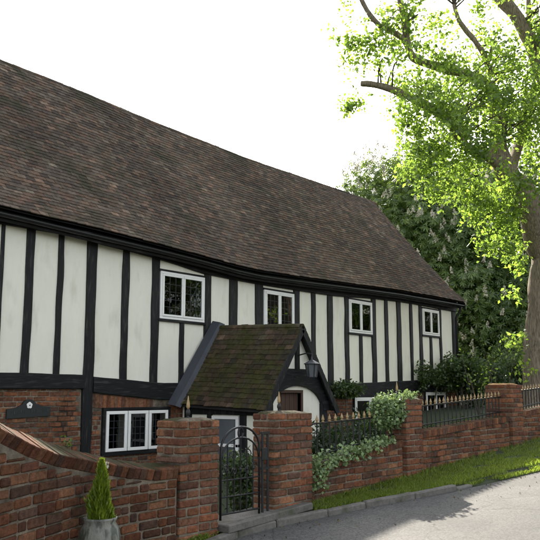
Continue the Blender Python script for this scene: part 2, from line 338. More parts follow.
# ------------------------------------------------------------------ bricks
BR = [(.225, .09, .047), (.19, .077, .045), (.255, .108, .055), (.155, .072, .045), (.205, .1, .057), (.17, .082, .05), (.23, .09, .046), (.275, .13, .07), (.14, .078, .054)]
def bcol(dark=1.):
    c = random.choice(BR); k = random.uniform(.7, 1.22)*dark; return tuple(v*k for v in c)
def brick_box(mb, c, ax, ay, az, hx, hy, hz, dark=1.):
    j = np.random.default_rng(random.randrange(1 << 30)).normal(size=3)*.002
    a = np.array(ax)+np.array((0, 0, random.gauss(0, .014))); a /= np.linalg.norm(a)
    mb.obox(np.asarray(c)+j, a, ay, az, hx+random.uniform(-.006, .002), hy, hz+random.uniform(-.005, .001), random.uniform(.006, .012), bcol(dark))
H = .075
def brick_run(path, zb, zt, th, mb, core, coping=True, dark=1., skip=None, both=False, cop=.09, tilt=lambda s: 0.):
    P = np.array(path, float); seg = np.linalg.norm(np.diff(P, axis=0), axis=1); cum = np.concatenate([[0], np.cumsum(seg)]); T = cum[-1]
    def pos(s): return np.array((np.interp(s, cum, P[:, 0]), np.interp(s, cum, P[:, 1]), 0.))
    def tan(s):
        d = pos(min(s+.05, T))-pos(max(s-.05, 0)); return d/np.linalg.norm(d)
    z0 = min(zb(0), zb(T), zb(T/2)); ztop = max(zt(s) for s in np.linspace(0, T, 30)); k = 0; z = z0
    ch = cop if coping else 0
    while z < ztop:
        s = -random.choice((.06, .115, .17)) if k % 2 else 0.
        i = 0
        while s < T:
            L = .105 if (i+k) % 3 == 2 else .222
            L = min(L, T-max(s, 0)); a = max(s, 0); b = s+L if s >= 0 else s+L
            if b-a > .03:
                m = (a+b)/2; p = pos(m); t = tan(m); n = np.array((t[1], -t[0], 0))
                hb = min(H, min(zt(a), zt(b))-ch+.004-z)
                if hb > .028 and z+H > zb(m)-.1 and skip and skip(p[0], z+H/2):
                    for (a_, b_) in ((a, a+(b-a)*.4), (b-(b-a)*.4, b)):
                        p_ = pos((a_+b_)/2)
                        if not any(skip(pos(q_)[0], z+H/2) for q_ in (a_, (a_+b_)/2, b_)): c = p_+np.array((0, .05, 0)); c[2] = z+hb/2; brick_box(mb, c, t, -n, (0, 0, 1), (b_-a_)/2-.005, .05, hb/2-.005, dark)
                elif hb > .028 and z+H > zb(m)-.1:
                    for sd in ((0, 1) if both else (0,)):
                        c = p-n*(.05 if sd == 0 else th-.05)+n*random.uniform(-.003, .003); c[2] = z+hb/2
                        brick_box(mb, c, t, -n, (0, 0, 1), (b-a)/2-.005, .05, hb/2-.005, dark)
            s = b if s >= 0 else s+L; i += 1
        z += H; k += 1
    ns = max(2, int(T/.12)); V = []; Fc = []
    if core is not None:
        for i in range(ns+1):
            s = T*i/ns; p = pos(s); t = tan(s); n = np.array((t[1], -t[0], 0)); f = p-n*.014; b = p-n*(th-.014)
            for q, zz in ((f, zb(s)-.25), (f, zt(s)-ch), (b, zt(s)-ch), (b, zb(s)-.35)): V.append((q[0], q[1], zz))
        for i in range(ns):
            for j in range(4): Fc.append((i*4+j, (i+1)*4+j, (i+1)*4+(j+1) % 4, i*4+(j+1) % 4))
        Fc += [(0, 1, 2, 3), (ns*4+3, ns*4+2, ns*4+1, ns*4)]
        core.add(V, Fc)
    if coping:
        s = 0
        while s < T-.03:
            w = min(.078, T-s); m = s+w/2; p = pos(m); t = tan(m); n = np.array((t[1], -t[0], 0))
            sl = (zt(min(m+.05, T))-zt(max(m-.05, 0)))/(min(m+.05, T)-max(m-.05, 0)); a = np.array((t[0], t[1], sl)); a /= np.linalg.norm(a)
            c = p-n*th/2+n*random.uniform(.002, .007); c[2] = zt(m)-cop/2+random.uniform(-.003, .003)
            tl_ = tilt(m); c[2] += th/2*math.sin(tl_); up = np.cross(a, -n); bk = -n*math.cos(tl_)+up*math.sin(tl_); up = np.cross(a, bk); mb.obox(c, a, bk, up, w/2-.002, th/2+.008, cop/2, .006, bcol(dark*.9)); s += w
def pier(x0, x1, y0, y1, zb, zt, mb, core):
    k = 0; z = zt-H*math.ceil((zt-zb+.1)/H); w = x1-x0; d = y1-y0
    core.box(x0+.017, x1-.017, y0+.017, y1-.017, zb-.3, zt-.012)
    while z+H <= zt+.01:
        hz = H/2-.005
        def put(a0, a1, b0, b1):
            c = ((a0+a1)/2, (b0+b1)/2, z+H/2); hx, hy = (a1-a0)/2-.005, (b1-b0)/2-.005
            brick_box(mb, c, (1, 0, 0), (0, 1, 0), (0, 0, 1), hx, hy, hz)
        g = .0; top = z+2*H > zt+.01
        if k % 2 == 0:
            nx = max(2, round(w/.225))
            for i in range(nx):
                put(x0+w*i/nx, x0+w*(i+1)/nx, y0, y0+.105); put(x0+w*i/nx, x0+w*(i+1)/nx, y1-.105, y1)
            for xx in (x0, x1-.225): put(xx, xx+.225, y0+.105, y1-.105)
        else:
            for xx in (x0, x1-.105):
                put(xx, xx+.105, y0, y0+.225) if d > .4 else put(xx, xx+.105, y0, y1)
                if d > .4: put(xx, xx+.105, y0+.225, y1)
            n = max(1, round((w-.21)/.19))
            for i in range(n):
                a = x0+.105+(w-.21)*i/n; b = x0+.105+(w-.21)*(i+1)/n
                put(a, b, y0, y0+.105); put(a, b, y1-.105, y1)
        z += H; k += 1
    # mortar flaunching, domed and uneven
    vs = []; n = 9
    for i in range(n):
        for j in range(n):
            u, v = i/(n-1), j/(n-1); e = min(u, 1-u, v, 1-v)
            vs.append((x0+.012+(w-.024)*u, y0+.012+(d-.024)*v, z-.014+(.03 if e > .01 else 0)*min(1, e*4+.3)+.014*noise.noise(Vector((x0+u*4, v*4, 0)))))
    core.add(vs, [(i*n+j, (i+1)*n+j, (i+1)*n+j+1, i*n+j+1) for i in range(n-1) for j in range(n-1)])
    return z

def finish_wall(name, label, cat, mb, core, group=None, cm='mortar'):
    V = np.concatenate(mb.v); loc = ((V[:, 0].min()+V[:, 0].max())/2, (V[:, 1].min()+V[:, 1].max())/2, V[:, 2].min())
    t = MB()
    t.v = core.v+mb.v; t.n = core.n+mb.n
    t.f = core.f+[[i+core.n for i in f] for f in mb.f]; t.c = [(.17, .14, .11)]*len(core.f)+mb.c; t.m = [1]*len(core.f)+[0]*len(mb.f)
    return tag(t.build(name, [M['brick'], M[cm]], loc=loc), label, cat, group)

PIERS = [(4.9, 5.41, 5.0, 5.33, .33, 1.36), (6.2, 6.86, 5.0, 5.3, .41, 1.40), (8.85, 9.29, 5.0, 5.32, .62, 1.53), (12.24, 12.7, 5.0, 5.46, .78, 1.74), (16.6, 17.06, 5.0, 5.46, 1.03, 2.0)]
PL = ['brick gate pier with spear finial at the low end of the sweeping wall', 'brick gate pier beside the iron latch post with its left side towards the gate',
      'brick pier partly covered by pale green ivy', 'mossy orange topped square brick pier left of the old tree trunk', 'far brick pier beyond the tree trunk at the end of the railings']
ptop = []
for p, l in zip(PIERS, PL):
    mb, core = MB(), MB(); ptop.append(pier(*p, mb, core)); finish_wall('brick_pier', l, 'brick pier', mb, core, 'brick piers along the garden wall', 'lichen' if p[0] > 9 else 'mortar')
# sweeping wall on the near side
path = [(1.2, 3.7), (2.2, 4.15), (2.8, 4.42), (3.2, 4.6), (3.6, 4.77), (4.0, 4.92), (4.4, 5.0), (4.9, 5.025)]
Pp = np.array(path); cum = np.concatenate([[0], np.cumsum(np.linalg.norm(np.diff(Pp, axis=0), axis=1))])
tz = []
for px, py in ((0, 427), (30, 443), (56, 453), (100, 462), (130, 467), (157, 470)):
    best = None
    for s in np.linspace(0, cum[-1], 400):
        q = (np.interp(s, cum, Pp[:, 0]), np.interp(s, cum, Pp[:, 1])); d = ray(px, py); z = onY(px, py, q[1]); e = abs(z[0]-q[0])
        if best is None or e < best[0]: best = (e, s, z[2])
    tz.append(best[1:])
tz = [(tz[0][0]-.9, tz[0][1]+.26), (tz[0][0]-.45, tz[0][1]+.17)]+tz
zs, zz = zip(*tz)
mb, core = MB(), MB()
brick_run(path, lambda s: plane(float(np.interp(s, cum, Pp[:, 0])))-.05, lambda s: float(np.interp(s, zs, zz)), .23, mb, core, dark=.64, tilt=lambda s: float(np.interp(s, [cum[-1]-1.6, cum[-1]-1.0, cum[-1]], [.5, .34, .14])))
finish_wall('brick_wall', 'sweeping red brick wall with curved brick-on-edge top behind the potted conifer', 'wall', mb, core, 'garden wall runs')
for (a, b, za, zb_, l) in ((6.86, 8.85, .83, 1.02, 'low brick wall with ivy spilling over its top beside the gate pier'),
                          (9.29, 12.24, 1.1, 1.24, 'low brick wall under the long run of gold tipped railings'),
                          (12.7, 16.6, 1.29, 1.55, 'low brick wall with sunlit top beyond the mossy pier')):
    mb, core = MB(), MB(); T = b-a
    brick_run([(a, WALLY), (b, WALLY)], lambda s: plane(a+s)-.05, lambda s: za+(zb_-za)*s/T, .23, mb, core, dark=.92)
    finish_wall('brick_wall', l, 'wall', mb, core, 'garden wall runs')
    A = (a, za); B = (b, zb_)

# spear finials on the piers
def spear(mb_i, mb_g, x, y, z, s=1.):
    mb_i.lathe((x, y, z), [(.012*s, 0), (.012*s, .04*s), (.022*s, .05*s), (.022*s, .06*s), (.012*s, .07*s)], 8)
    mb_g.lathe((x, y, z+.07*s), [(.008*s, 0), (.02*s, .025*s), (.014*s, .06*s), (.002*s, .13*s)], 6)
for (px, py, Y, i, l) in ((188, 415, 5.17, 0, 'gold spear finial on the gate pier by the sweeping wall'), (279, 409, 5.15, 1, 'dark spear finial on the gate pier beside the latch post'),
                         (397, 394, 5.16, 2, 'pale spear finial on the ivy clad pier')):
    x = fx(px, py, Y); z = ptop[i]-.005; t = thing('finial', l, 'finial', (x, Y, z), 'spear finials on the piers')
    a, g = MB(), MB()
    a.lathe((x, Y, z), [(.03, 0), (.03, .012), (.012, .02), (.012, .04), (.022, .058), (.02, .08), (.01, .1)], 12)
    g.lathe((x, Y, z+.1), [(.009, 0), (.017, .02), (.015, .05), (.008, .085), (.002, .12)], 8)
    a.build('finial_base', M['iron'], t, True); g.build('spear_tip', M['gold'], t, True)

# railings
def railing(x0, x1, y, zt0, zt1, zb0, zb1, sp, label):
    n = int((x1-x0)/sp); t = thing('railing', label, 'railing', ((x0+x1)/2, y, zb0), 'iron railings on the wall')
    r = MB(); dx = x1-x0
    for off in (-.065,):
        r.tube([(x0, y, zt0+off), (x1, y, zt1+off)], .011, 6)
    r.tube([(x0, y, zb0+.06), (x1, y, zb1+.06)], .011, 6); r.build('rail', M['iron'], t)
    for i in range(n):
        u = (i+.5)/n; x = x0+dx*u; zt = zt0+(zt1-zt0)*u; zb = zb0+(zb1-zb0)*u-.02
        b = MB(); b.tube([(x, y, zb), (x, y, zt-.06)], .0085, 6); bo = b.build('bar', M['iron'], t)
        g = MB(); j = random.gauss(0, .004)
        g.lathe((x+j, y, zt-.06), [(.009, 0), (.017, .01), (.008, .018), (.018, .032), (.014, .05), (.001, .09)], 6); g.build('spear_tip', M['gold'], bo)
railing(6.88, 8.84, 5.19, 1.32, 1.38, .83, 1.02, .122, 'short black railing with gold spear tips behind the ivy topped wall')
railing(9.3, 12.23, 5.19, 1.475, 1.605, 1.1, 1.24, .125, 'long black railing with gold spear tips ending at the mossy pier')
railing(12.72, 16.58, 5.19, 1.68, 1.88, 1.29, 1.55, .125, 'black railing with gold spear tips in front of the tree trunk')

# gate
gx0, gx1, gy = 5.45, 6.0, 5.03; gz = .45
t = thing('gate', 'black wrought iron gate with arched top between two brick piers', 'gate', ((gx0+gx1)/2, gy, gz))
cxg, rg = (gx0+gx1)/2, (gx1-gx0)/2
def arch(zs_, h, r, x0=gx0, x1=gx1):
    c = (x0+x1)/2; w = (x1-x0)/2
    return [(c+w*math.cos(a), gy, zs_+h*math.sin(a)) for a in np.linspace(math.pi, 0, 15)]
f = MB(); f.tube([(gx0, gy, gz)]+arch(1.08, .2, 0)+[(gx1, gy, gz)], .011, 8); f.tube([(gx0, gy, gz+.05), (gx1, gy, gz+.05)], .011, 6)
f.tube([(gx0, gy, gz+.2), (gx1, gy, gz+.2)], .008, 6)
fo = f.build('gate_frame', M['iron'], t, True)
f = MB(); f.tube(arch(.99, .19, 0, gx0+.01, gx1-.01), .009, 8); f.build('inner_arch', M['iron'], t, True)
f = MB(); f.tube([(cxg+.035*math.cos(a), gy, 1.225+.048*math.sin(a)) for a in np.linspace(0, 2*math.pi, 17)], .009, 6); f.build('ring', M['iron'], t, True)
for i in range(1, 6):
    x = gx0+(gx1-gx0)*i/6; u = (x-cxg)/rg
    b = MB(); b.tube([(x, gy, gz+.05), (x, gy, .99+.19*math.sqrt(max(0, 1-u*u)))], .007, 6); bo = b.build('bar', M['iron'], t)
for sx in (-1, 1):
    for (cx_, cz_, q_) in ((.1, 1.02, .055), (.2, .9, .045), (.09, .87, .04)):
        b = MB(); b.tube([(cxg+sx*(cx_+q_*(1-a/9)*math.cos(a)), gy, cz_+q_*(1-a/9)*math.sin(a)) for a in np.linspace(0, 7, 18)], .006, 6); b.build('scroll', M['iron'], t)
b = MB(); b.tube([(gx0, gy, .8), (gx1, gy, .8)], .008, 6); b.build('mid_rail', M['iron'], t)
b = MB()
for i in range(5):
    x = gx0+(gx1-gx0)*(i+.5)/6+.045; b.tube([(x, gy, gz+.05), (x, gy, gz+.42)], .006, 6); b.lathe((x, gy, gz+.42), [(.006, 0), (.014, .015), (.001, .05)], 6)
b.build('dog_bars', M['iron'], t)
p = thing('gate_post', 'slim black iron latch post with two uprights against the right gate pier', 'post', (6.09, gy, .43))
for x in (6.05, 6.13):
    b = MB(); b.tube([(x, gy, .4), (x, gy, 1.2)], .013, 8); b.build('upright', M['iron'], p)
for z_ in (1.2, .86): b = MB(); b.box(6.03, 6.15, gy-.012, gy+.012, z_, z_+.022); b.build('cross_bar', M['iron'], p)
b = MB(); b.box(6.01, 6.09, gy-.035, gy-.015, .95, 1.07, .004); b.build('latch', M['iron'], p)
b = MB(); b.obox((6.07, 5.1, .42), (1, 0, .055), (0, 1, 0), (-.055, 0, 1), .64, .2, .035, .008)
tag(b.build('stone_step', M['stone']), 'grey stone threshold slab under the iron gate', 'step')
b = MB(); b.obox((6.1, 6.9, .17), (1, 0, .06), (0, 1, 0), (-.06, 0, 1), .65, 1.6, .03, .006)
tag(b.build('path', M['stone'], loc=(6.1, 6.9, .14)), kind='structure')

# ------------------------------------------------------------------ the cottage
XL, XR = 3.0, 20.62
EAV = [(0, 212), (100, 236), (160, 250), (200, 260), (240, 271), (262, 275.8), (300, 281), (340, 286), (400, 294), (457, 304)]
ep = [onY(a, b, 9.72) for a, b in EAV]; ex = [p[0] for p in ep]; ez = [p[2] for p in ep]
def eave(x): return float(np.interp(x, [XL-1]+ex+[XR+1], [ez[0]+.02]+ez+[ez[-1]]))
RY = 12.74
RID = [(0, 60), (50, 79), (100, 100), (150, 120.5), (200, 140), (240, 156), (280, 170), (310, 180), (340, 190), (371, 201)]
rp = [onY(a, b, RY) for a, b in RID]; rx = [p[0] for p in rp]; rz = [p[2] for p in rp]
def ridge(x): return float(np.interp(x, [XL-1]+rx+[XR+1], [rz[0]+.05]+rz+[rz[-1]]))
TOPP = [(0, 224), (60, 234), (97, 243), (155, 258), (204, 274), (256, 284), (300, 291), (333, 296), (376, 299), (410, 303.5), (450, 311)]
tp = [onY(a, b, 9.96) for a, b in TOPP]
def top(x): return float(np.interp(x, [XL]+[p[0] for p in tp]+[XR], [tp[0][2]]+[p[2] for p in tp]+[tp[-1][2]]))
BT = [(0, 372.5), (40, 373), (84, 375), (96, 377), (165, 383), (345, 384), (400, 381), (450, 379)]
bt = [onY(a, b, 9.94) for a, b in BT]
def btop(x): return float(np.interp(x, [XL]+[p[0] for p in bt]+[XR], [bt[0][2]]+[p[2] for p in bt]+[bt[-1][2]]))
BB = [(0, 389), (84, 389), (96, 393), (165, 400), (345, 398), (400, 394), (450, 390)]
bb = [onY(a, b, 9.94) for a, b in BB]
def bbot(x): return float(np.interp(x, [XL]+[p[0] for p in bb]+[XR], [bb[0][2]]+[p[2] for p in bb]+[bb[-1][2]]))

H0 = -.25
house = thing('cottage', 'long timber framed cottage with white plaster, black posts and steep clay tiled roof', 'cottage', ((XL+XR)/2, 12, H0))

# windows: x0,x1,z0,z1,lights
def win(pxa, pxb, pya, pyb, Y=9.96):
    a = onY(pxa, pya, Y); b = onY(pxb, pyb, Y); return a[0], b[0], b[2], a[2]
W1 = (fx(160, 300, 9.96), fx(204.3, 300, 9.96), 2.87, 3.70, 2)
W2 = (fx(264, 300, 9.96), fx(294, 300, 9.96), 2.86, 3.66, 2)
W3 = (fx(349, 315, 9.96), fx(372, 315, 9.96), 2.98, 3.75, 2)
W4 = (fx(422.5, 322, 9.96), fx(439, 322, 9.96), 3.13, 3.83, 2)
G1 = (8.08, 9.46, .66, 1.335, 3)
G2 = (fx(353, 400), fx(383, 400), .85, 1.5, 2)
G3 = (fx(424, 395), fx(444, 395), 1.0, 1.62, 2)
UPW = [W1, W2, W3, W4]; LOW = [G1, G2, G3]
def in_low(x, z, m=.04): return any(w[0]-m < x < w[1]+m and w[2]-m < z < w[3]+m for w in LOW)

# posts
PX = [(-1.5, 2), (24.5, 32.5), (57, 62.5), (86.5, 96), (122.5, 129), (152.5, 159.5), (204.8, 211.5), (230, 238), (256, 263.5), (294.3, 300), (312, 316), (328, 333), (345.2, 349), (372, 376), (385, 388), (397, 401), (410, 412.2), (419.3, 422), (439.2, 441), (450.5, 454.5)]
POST = [(fx(a, 305, 9.955), fx(b, 305, 9.955)) for a, b in PX]
POST[-1] = (XR-.25, XR-.02)
POST = [(XL+.02, XL+.24)]+[(x, x+.16) for x in (3.55, 4.1, 4.65, 5.25)]+POST
WOB = np.random.default_rng(3)
def timber_v(x0, x1, z0, z1, y0=9.955, y1=10.04, name='timber_post'):
    n = max(3, int((z1-z0)/.16)); w = (x1-x0); L = []; Rr = []; sd = WOB.uniform(0, 99)
    for i in range(n+1):
        z = z0+(z1-z0)*i/n; a = min(.03*w/.16, .022); L.append((x0+a*noise.noise(Vector((sd, z*1.6, 0))), z)); Rr.append((x1+a*noise.noise(Vector((sd+9, z*1.6, 0))), z))
    mb = MB()
    V = []
    for (xl, z), (xr, _) in zip(L, Rr):
        yy = y0+.006*noise.noise(Vector((sd, z*2, 5)))
        V += [(xl+.008, yy, z), (xr-.008, yy, z), (xr, yy+.008, z), (xr, y1, z), (xl, y1, z), (xl, yy+.008, z)]
    Fc = [(i*6+k, i*6+(k+1) % 6, (i+1)*6+(k+1) % 6, (i+1)*6+k) for i in range(n) for k in range(6)]+[tuple(range(6))[::-1], tuple(range(n*6, n*6+6))]
    mb.add(V, Fc); return mb.build(name, M['timber'], house)
for i, (a, b) in enumerate(POST):
    m = (a+b)/2; z0 = btop(m)-.03
    if abs(i-(5+3)) < .1: z0 = H0+.1            # the main post runs down to the ground
    timber_v(a, b, z0, top(m)+.05)
for w, ps in ((W1, (180, 184.5)), (W3, (360, 363)), (W4, (430.5, 432.7))):
    a, b = fx(ps[0], 345, 9.955), fx(ps[1], 345, 9.955); timber_v(a, b, btop(a)-.03, w[2]-.03)
timber_v((W2[0]+W2[1])/2-.06, (W2[0]+W2[1])/2+.06, btop(W2[0])-.03, W2[2]-.03)
def timber_h(xa, xb, lo, hi, y0, y1, name, n=60, m='timberh'):
    V = []
    for i in range(n+1):
        x = xa+(xb-xa)*i/n; l = lo(x)+.012*noise.noise(Vector((x*1.3, 3, 0))); h = hi(x)+.01*noise.noise(Vector((x*1.5, 8, 0))); yy = y0+.008*noise.noise(Vector((x*1.2, 0, 4)))
        V += [(x, yy, l+.01), (x, yy, h-.01), (x, yy+.01, h), (x, y1, h), (x, y1, l), (x, yy+.01, l)]
    Fc = [(i*6+k, i*6+(k+1) % 6, (i+1)*6+(k+1) % 6, (i+1)*6+k) for i in range(n) for k in range(6)]+[tuple(range(6))[::-1], tuple(range(n*6, n*6+6))]
    mb = MB(); mb.add(V, Fc); return mb.build(name, M[m], house)
mainx0, mainx1 = POST[8]
timber_h(XL, mainx0, bbot, btop, 9.93, 10.05, 'timber_beam', 24)
timber_h(mainx1, XR, lambda x: bbot(x), btop, 9.935, 10.05, 'timber_beam', 60)
timber_h(XL, XR, top, lambda x: eave(x)+.12, 9.93, 10.08, 'wall_plate', 70)
timber_h(XL-.05, XR+.05, lambda x: eave(x)-.1, lambda x: eave(x)+.05, 9.79, 9.81, 'fascia', 70)
# soffit closing the eaves
V = []
for i in range(71):
    x = XL+(XR-XL)*i/70; V += [(x, 9.8, eave(x)-.06), (x, 9.95, eave(x)-.03)]
mb = MB(); mb.add(V, [(2*i, 2*i+1, 2*i+3, 2*i+2) for i in range(70)]); mb.build('soffit', M['timber'], house)
# gutter: half round
mb = MB(); n = 8; V = []
for i in range(61):
    x = XL-.08+(XR-XL+.16)*i/60
    for k in range(n+1):
        a = math.pi+math.pi*k/n; V.append((x, 9.735+.052*math.cos(a), eave(x)-.005+.052*math.sin(a)))
    for k in range(n+1):
        a = 2*math.pi-math.pi*k/n; V.append((x, 9.735+.046*math.cos(a), eave(x)-.005+.046*math.sin(a)))
q = 2*(n+1); mb.add(V, [(i*q+k, i*q+(k+1) % q, (i+1)*q+(k+1) % q, (i+1)*q+k) for i in range(60) for k in range(q)])
mb.build('gutter', M['iron'], house, True)
for px, nm in ((449.5, 'downpipe'),):
    x = XR-.12; mb = MB(); mb.tube([(x, 9.735, eave(x)-.05), (x, 9.76, eave(x)-.15), (x, 9.9, eave(x)-.35), (x, 9.9, .7)], .035, 8); mb.build('downpipe', M['iron'], house, True)

# plaster between the posts
mb = MB()
for i in range(len(POST)-1):
    a = POST[i][1]-.03; b = POST[i+1][0]+.03; m = (a+b)/2
    w = [u for u in UPW if u[0]-.1 < m < u[1]+.1]
    segs = [(a, b, btop(m)-.05, None)]
    if w: segs = [(a, b, btop(m)-.05, w[0][2]-.04), (a, b, w[0][3]+.04, None)]
    for (x0, x1, z0, z1) in segs:
        n = 6; V = []
        za, zb2 = (z1, z1) if z1 is not None else (top(x0)+.04, top(x1)+.04)
        for k in range(n+1):
            for j in range(n+1):
                x = x0+(x1-x0)*j/n; zt_ = za+(zb2-za)*j/n; z = z0+(zt_-z0)*k/n
                V.append((x, 9.988+.007*noise.noise(Vector((x*2.2, z*2.2, 1))), z))
        mb.add(V, [(k*(n+1)+j, k*(n+1)+j+1, (k+1)*(n+1)+j+1, (k+1)*(n+1)+j) for k in range(n) for j in range(n)])
mb.build('plaster_wall', M['plaster'], house, True)

# brick lower storey
mb = MB(); core = MB()
def lowskip(x, z): return in_low(x, z, .036) or mainx0-.02 < x < mainx1+.02 or (9.85 < x < 11.15)
brick_run([(XL, 9.985), (XR, 9.985)], lambda s: H0, lambda s: bbot(XL+s)-.005 if not (mainx1 < XL+s < 9.9) else bbot(XL+s)-.235, .1, mb, None, coping=False, dark=.95, skip=lowskip)
x = mainx1+.04
while x < 9.9:
    z1 = bbot(x)-.004
    if not in_low(x, z1-.11, .05): mb.obox((x, 10.035, z1-.115), (0, 0, 1), (0, 1, 0), (1, 0, 0), .108, .05, .033, .006, bcol())
    x += .076
bo = mb.build('brick_base', M['brick'], house)
mb = MB(); edges = sorted(set([XL, XR]+[e for w in LOW for e in (w[0], w[1])]))
for a, b in zip(edges[:-1], edges[1:]):
    w = [u for u in LOW if u[0] <= (a+b)/2 <= u[1]]
    ti = lambda x: bbot(x)+.05
    for (z0, z1) in ([(H0-.2, None)] if not w else [(H0-.2, w[0][2]), (w[0][3], None)]):
        n = 12; V = []
        for i in range(n+1):
            x = a+(b-a)*i/n; V += [(x, 9.995, z0), (x, 9.995, ti(x) if z1 is None else z1)]
        mb.add(V, [(2*i, 2*i+2, 2*i+3, 2*i+1) for i in range(n)])
mb.build('mortar_bed', M['mortar'], bo)
# end and rear walls, rear roof
def gable(x, name):
    mb = MB(); V = [(x, 10.0, H0-.2), (x, 15.45, H0-.2), (x, 15.45, eave(x)+.1), (x, RY, ridge(x)-.12), (x, 10.0, eave(x)+.15)]; mb.add(V, [(0, 1, 2, 3, 4)])
    return mb.build(name, M['plaster'], house)
for x in (XL+.01, XR-.01):
    g = gable(x, 'gable_wall'); s = -1 if x < 5 else 1; t_ = MB()
    for y in (10.08, 11.3, 12.6, 13.9, 15.3): t_.box(x+s*.003 if s > 0 else x-.05, x+.05 if s > 0 else x-.003, y-.09, y+.09, H0, eave(x)+(.1 if y < 10.5 or y > 15 else 1.))
    t_.box(min(x+s*.003, x+s*.06), max(x+s*.003, x+s*.06), 10., 15.45, 1.6, 1.85); t_.build('timber_frame', M['timber'], g)
mb = MB(); mb.box(XL+.02, XR-.02, 15.4, 15.5, H0-.2, 4.15); mb.build('rear_wall', M['plaster'], house)

# roof tiles
TC = [(.1, .072, .053), (.088, .066, .05), (.115, .075, .053), (.068, .053, .043), (.108, .084, .063), (.125, .082, .057), (.098, .08, .06), (.078, .06, .047)]
def tiles(mb, P, su, nrow, u0, u1, w=.165, nrm=None, lift=.02, jit=1.3, tl=.26, cols=TC, th=.013, jc=1.):
    # P(u,v): point on slope, u along (m), v 0..1 eave to ridge
    for r in range(nrow):
        v = (r+.0)/nrow; off = (r % 2)*w/2; u = u0-off; k = 0
        while u < u1-.02:
            a = max(u, u0); b = min(u+w, u1); m = (a+b)/2
            if b-a > .03:
                p = np.array(P(m, v)); q = np.array(P(m, min(v+1/nrow, 1.))); t = np.array(P(m+.05, v))-np.array(P(m-.05, v)); t /= np.linalg.norm(t)
                d = q-p; g = np.linalg.norm(d); d /= g; tll = min(tl, np.linalg.norm(np.array(P(m, 1.))-p)+.015); n = np.cross(t, d); n = n if n[2] > 0 else -n
                tilt = (lift+random.gauss(0, .0028)*jit)/tl*1.2; roll = random.gauss(0, .014)*jit
                d2 = d-n*tilt; d2 /= np.linalg.norm(d2); t2 = t+n*roll+d*random.gauss(0, .012)*jit; t2 /= np.linalg.norm(t2); n2 = np.cross(t2, d2)
                if n2[2] < 0: n2 = -n2
                n2 /= np.linalg.norm(n2); t2 = np.cross(d2, n2)
                c = p+d2*(tll/2-.01+random.gauss(0, .004)*jit)+n*(lift*(.35+.65*tll/tl)+.006)
                pn = noise.noise(Vector(p)*.55)
                cc = random.choice(cols); kk = (random.uniform(.68, 1.2)*(1+.45*pn))*jc
                if random.random() < .1: kk *= random.uniform(1.25, 1.75)
                mb.obox(c, t2, d2, n2, (b-a)/2-.0025, tll/2, th/2, 0., tuple(x*kk for x in cc))
            u += w
    return mb
def RP(x, v):
    e = eave(x); z = ridge(x); f = 1-(1-v); y = 9.68+(RY-9.68)*v
    sag = -.05*math.sin(math.pi*v)+.03*noise.noise(Vector((x*.45, v*2, 0)))
    kick = .06*max(0, 1-v*7)
    return (x, y, e+.02+(z-e-.02)*v+sag+kick)
slope = math.hypot(RY-9.68, 3.65)
mb = tiles(MB(), RP, 1, int(slope/.1), XL-.1, XR+.08)
roof = mb.build('roof', M['tile'], house)
V = []
for i in range(81):
    x = XL-.06+(XR-XL+.1)*i/80
    for j in range(13): p = RP(x, j/12); V.append((p[0], p[1]+.02, p[2]-.02))
mb = MB(); mb.add(V, [(i*13+j, (i+1)*13+j, (i+1)*13+j+1, i*13+j+1) for i in range(80) for j in range(12)]); mb.build('light_stop_sheet', M['under'], roof)  # unseen sheet added below the tiles, stops light leaking through gaps
def RB(x, v): return (x, 15.8-(15.8-RY)*v, 4.05+(ridge(x)-4.05)*v)
mb = tiles(MB(), RB, 1, 24, XL-.1, XR+.08, w=.33, tl=.4); mb.build('rear_slope', M['tile'], roof)
V = []
for i in range(41):
    x = XL-.06+(XR-XL+.1)*i/40
    for j in range(2): p = RB(x, j); V.append((p[0], p[1]-.02, p[2]-.02))
mb = MB(); mb.add(V, [(i*2, i*2+2, i*2+3, i*2+1) for i in range(40)]); mb.build('light_stop_sheet', M['under'], roof)  # same added light stop under the rear slope
mb = MB(); x = XL-.1
while x < XR+.05:
    L = .3; n = 8; V = []; c = random.choice(TC); k = random.uniform(.8, 1.2); dz = random.gauss(0, .004)
    for xx in (x+.002, x+L-.002):
        for j in range(n+1):
            a = math.pi*(-.15+1.3*j/n); V.append((xx, RY-.09*math.cos(a), ridge(xx)-.08+dz+.085*math.sin(a)))
    q = n+1; mb.add(V, [(j, j+1, q+j+1, q+j) for j in range(n)]+[tuple(range(q))[::-1], tuple(range(q, 2*q)), (0, q, 2*q-1, q-1)], tuple(v*k for v in c)); x += L
mb.tube([(x_, RY, ridge(x_)-.085) for x_ in np.linspace(XL-.08, XR+.03, 60)], .07, 10, (.05, .045, .038))
mb.build('ridge_tiles', M['tile'], roof)
# barge boards on the gable ends
for x in (XL-.02, XR+.02):
    mb = MB()
    for f in (RP, RB):
        V = []
        for j in range(13):
            p = f(x, j/12); V += [(x-.018, p[1], p[2]-.02), (x+.018, p[1], p[2]-.02), (x+.018, p[1], p[2]-.2), (x-.018, p[1], p[2]-.2)]
        mb.add(V, [(i*4+k, i*4+(k+1) % 4, (i+1)*4+(k+1) % 4, (i+1)*4+k) for i in range(12) for k in range(4)])
    mb.build('barge_board', M['timber'], roof)

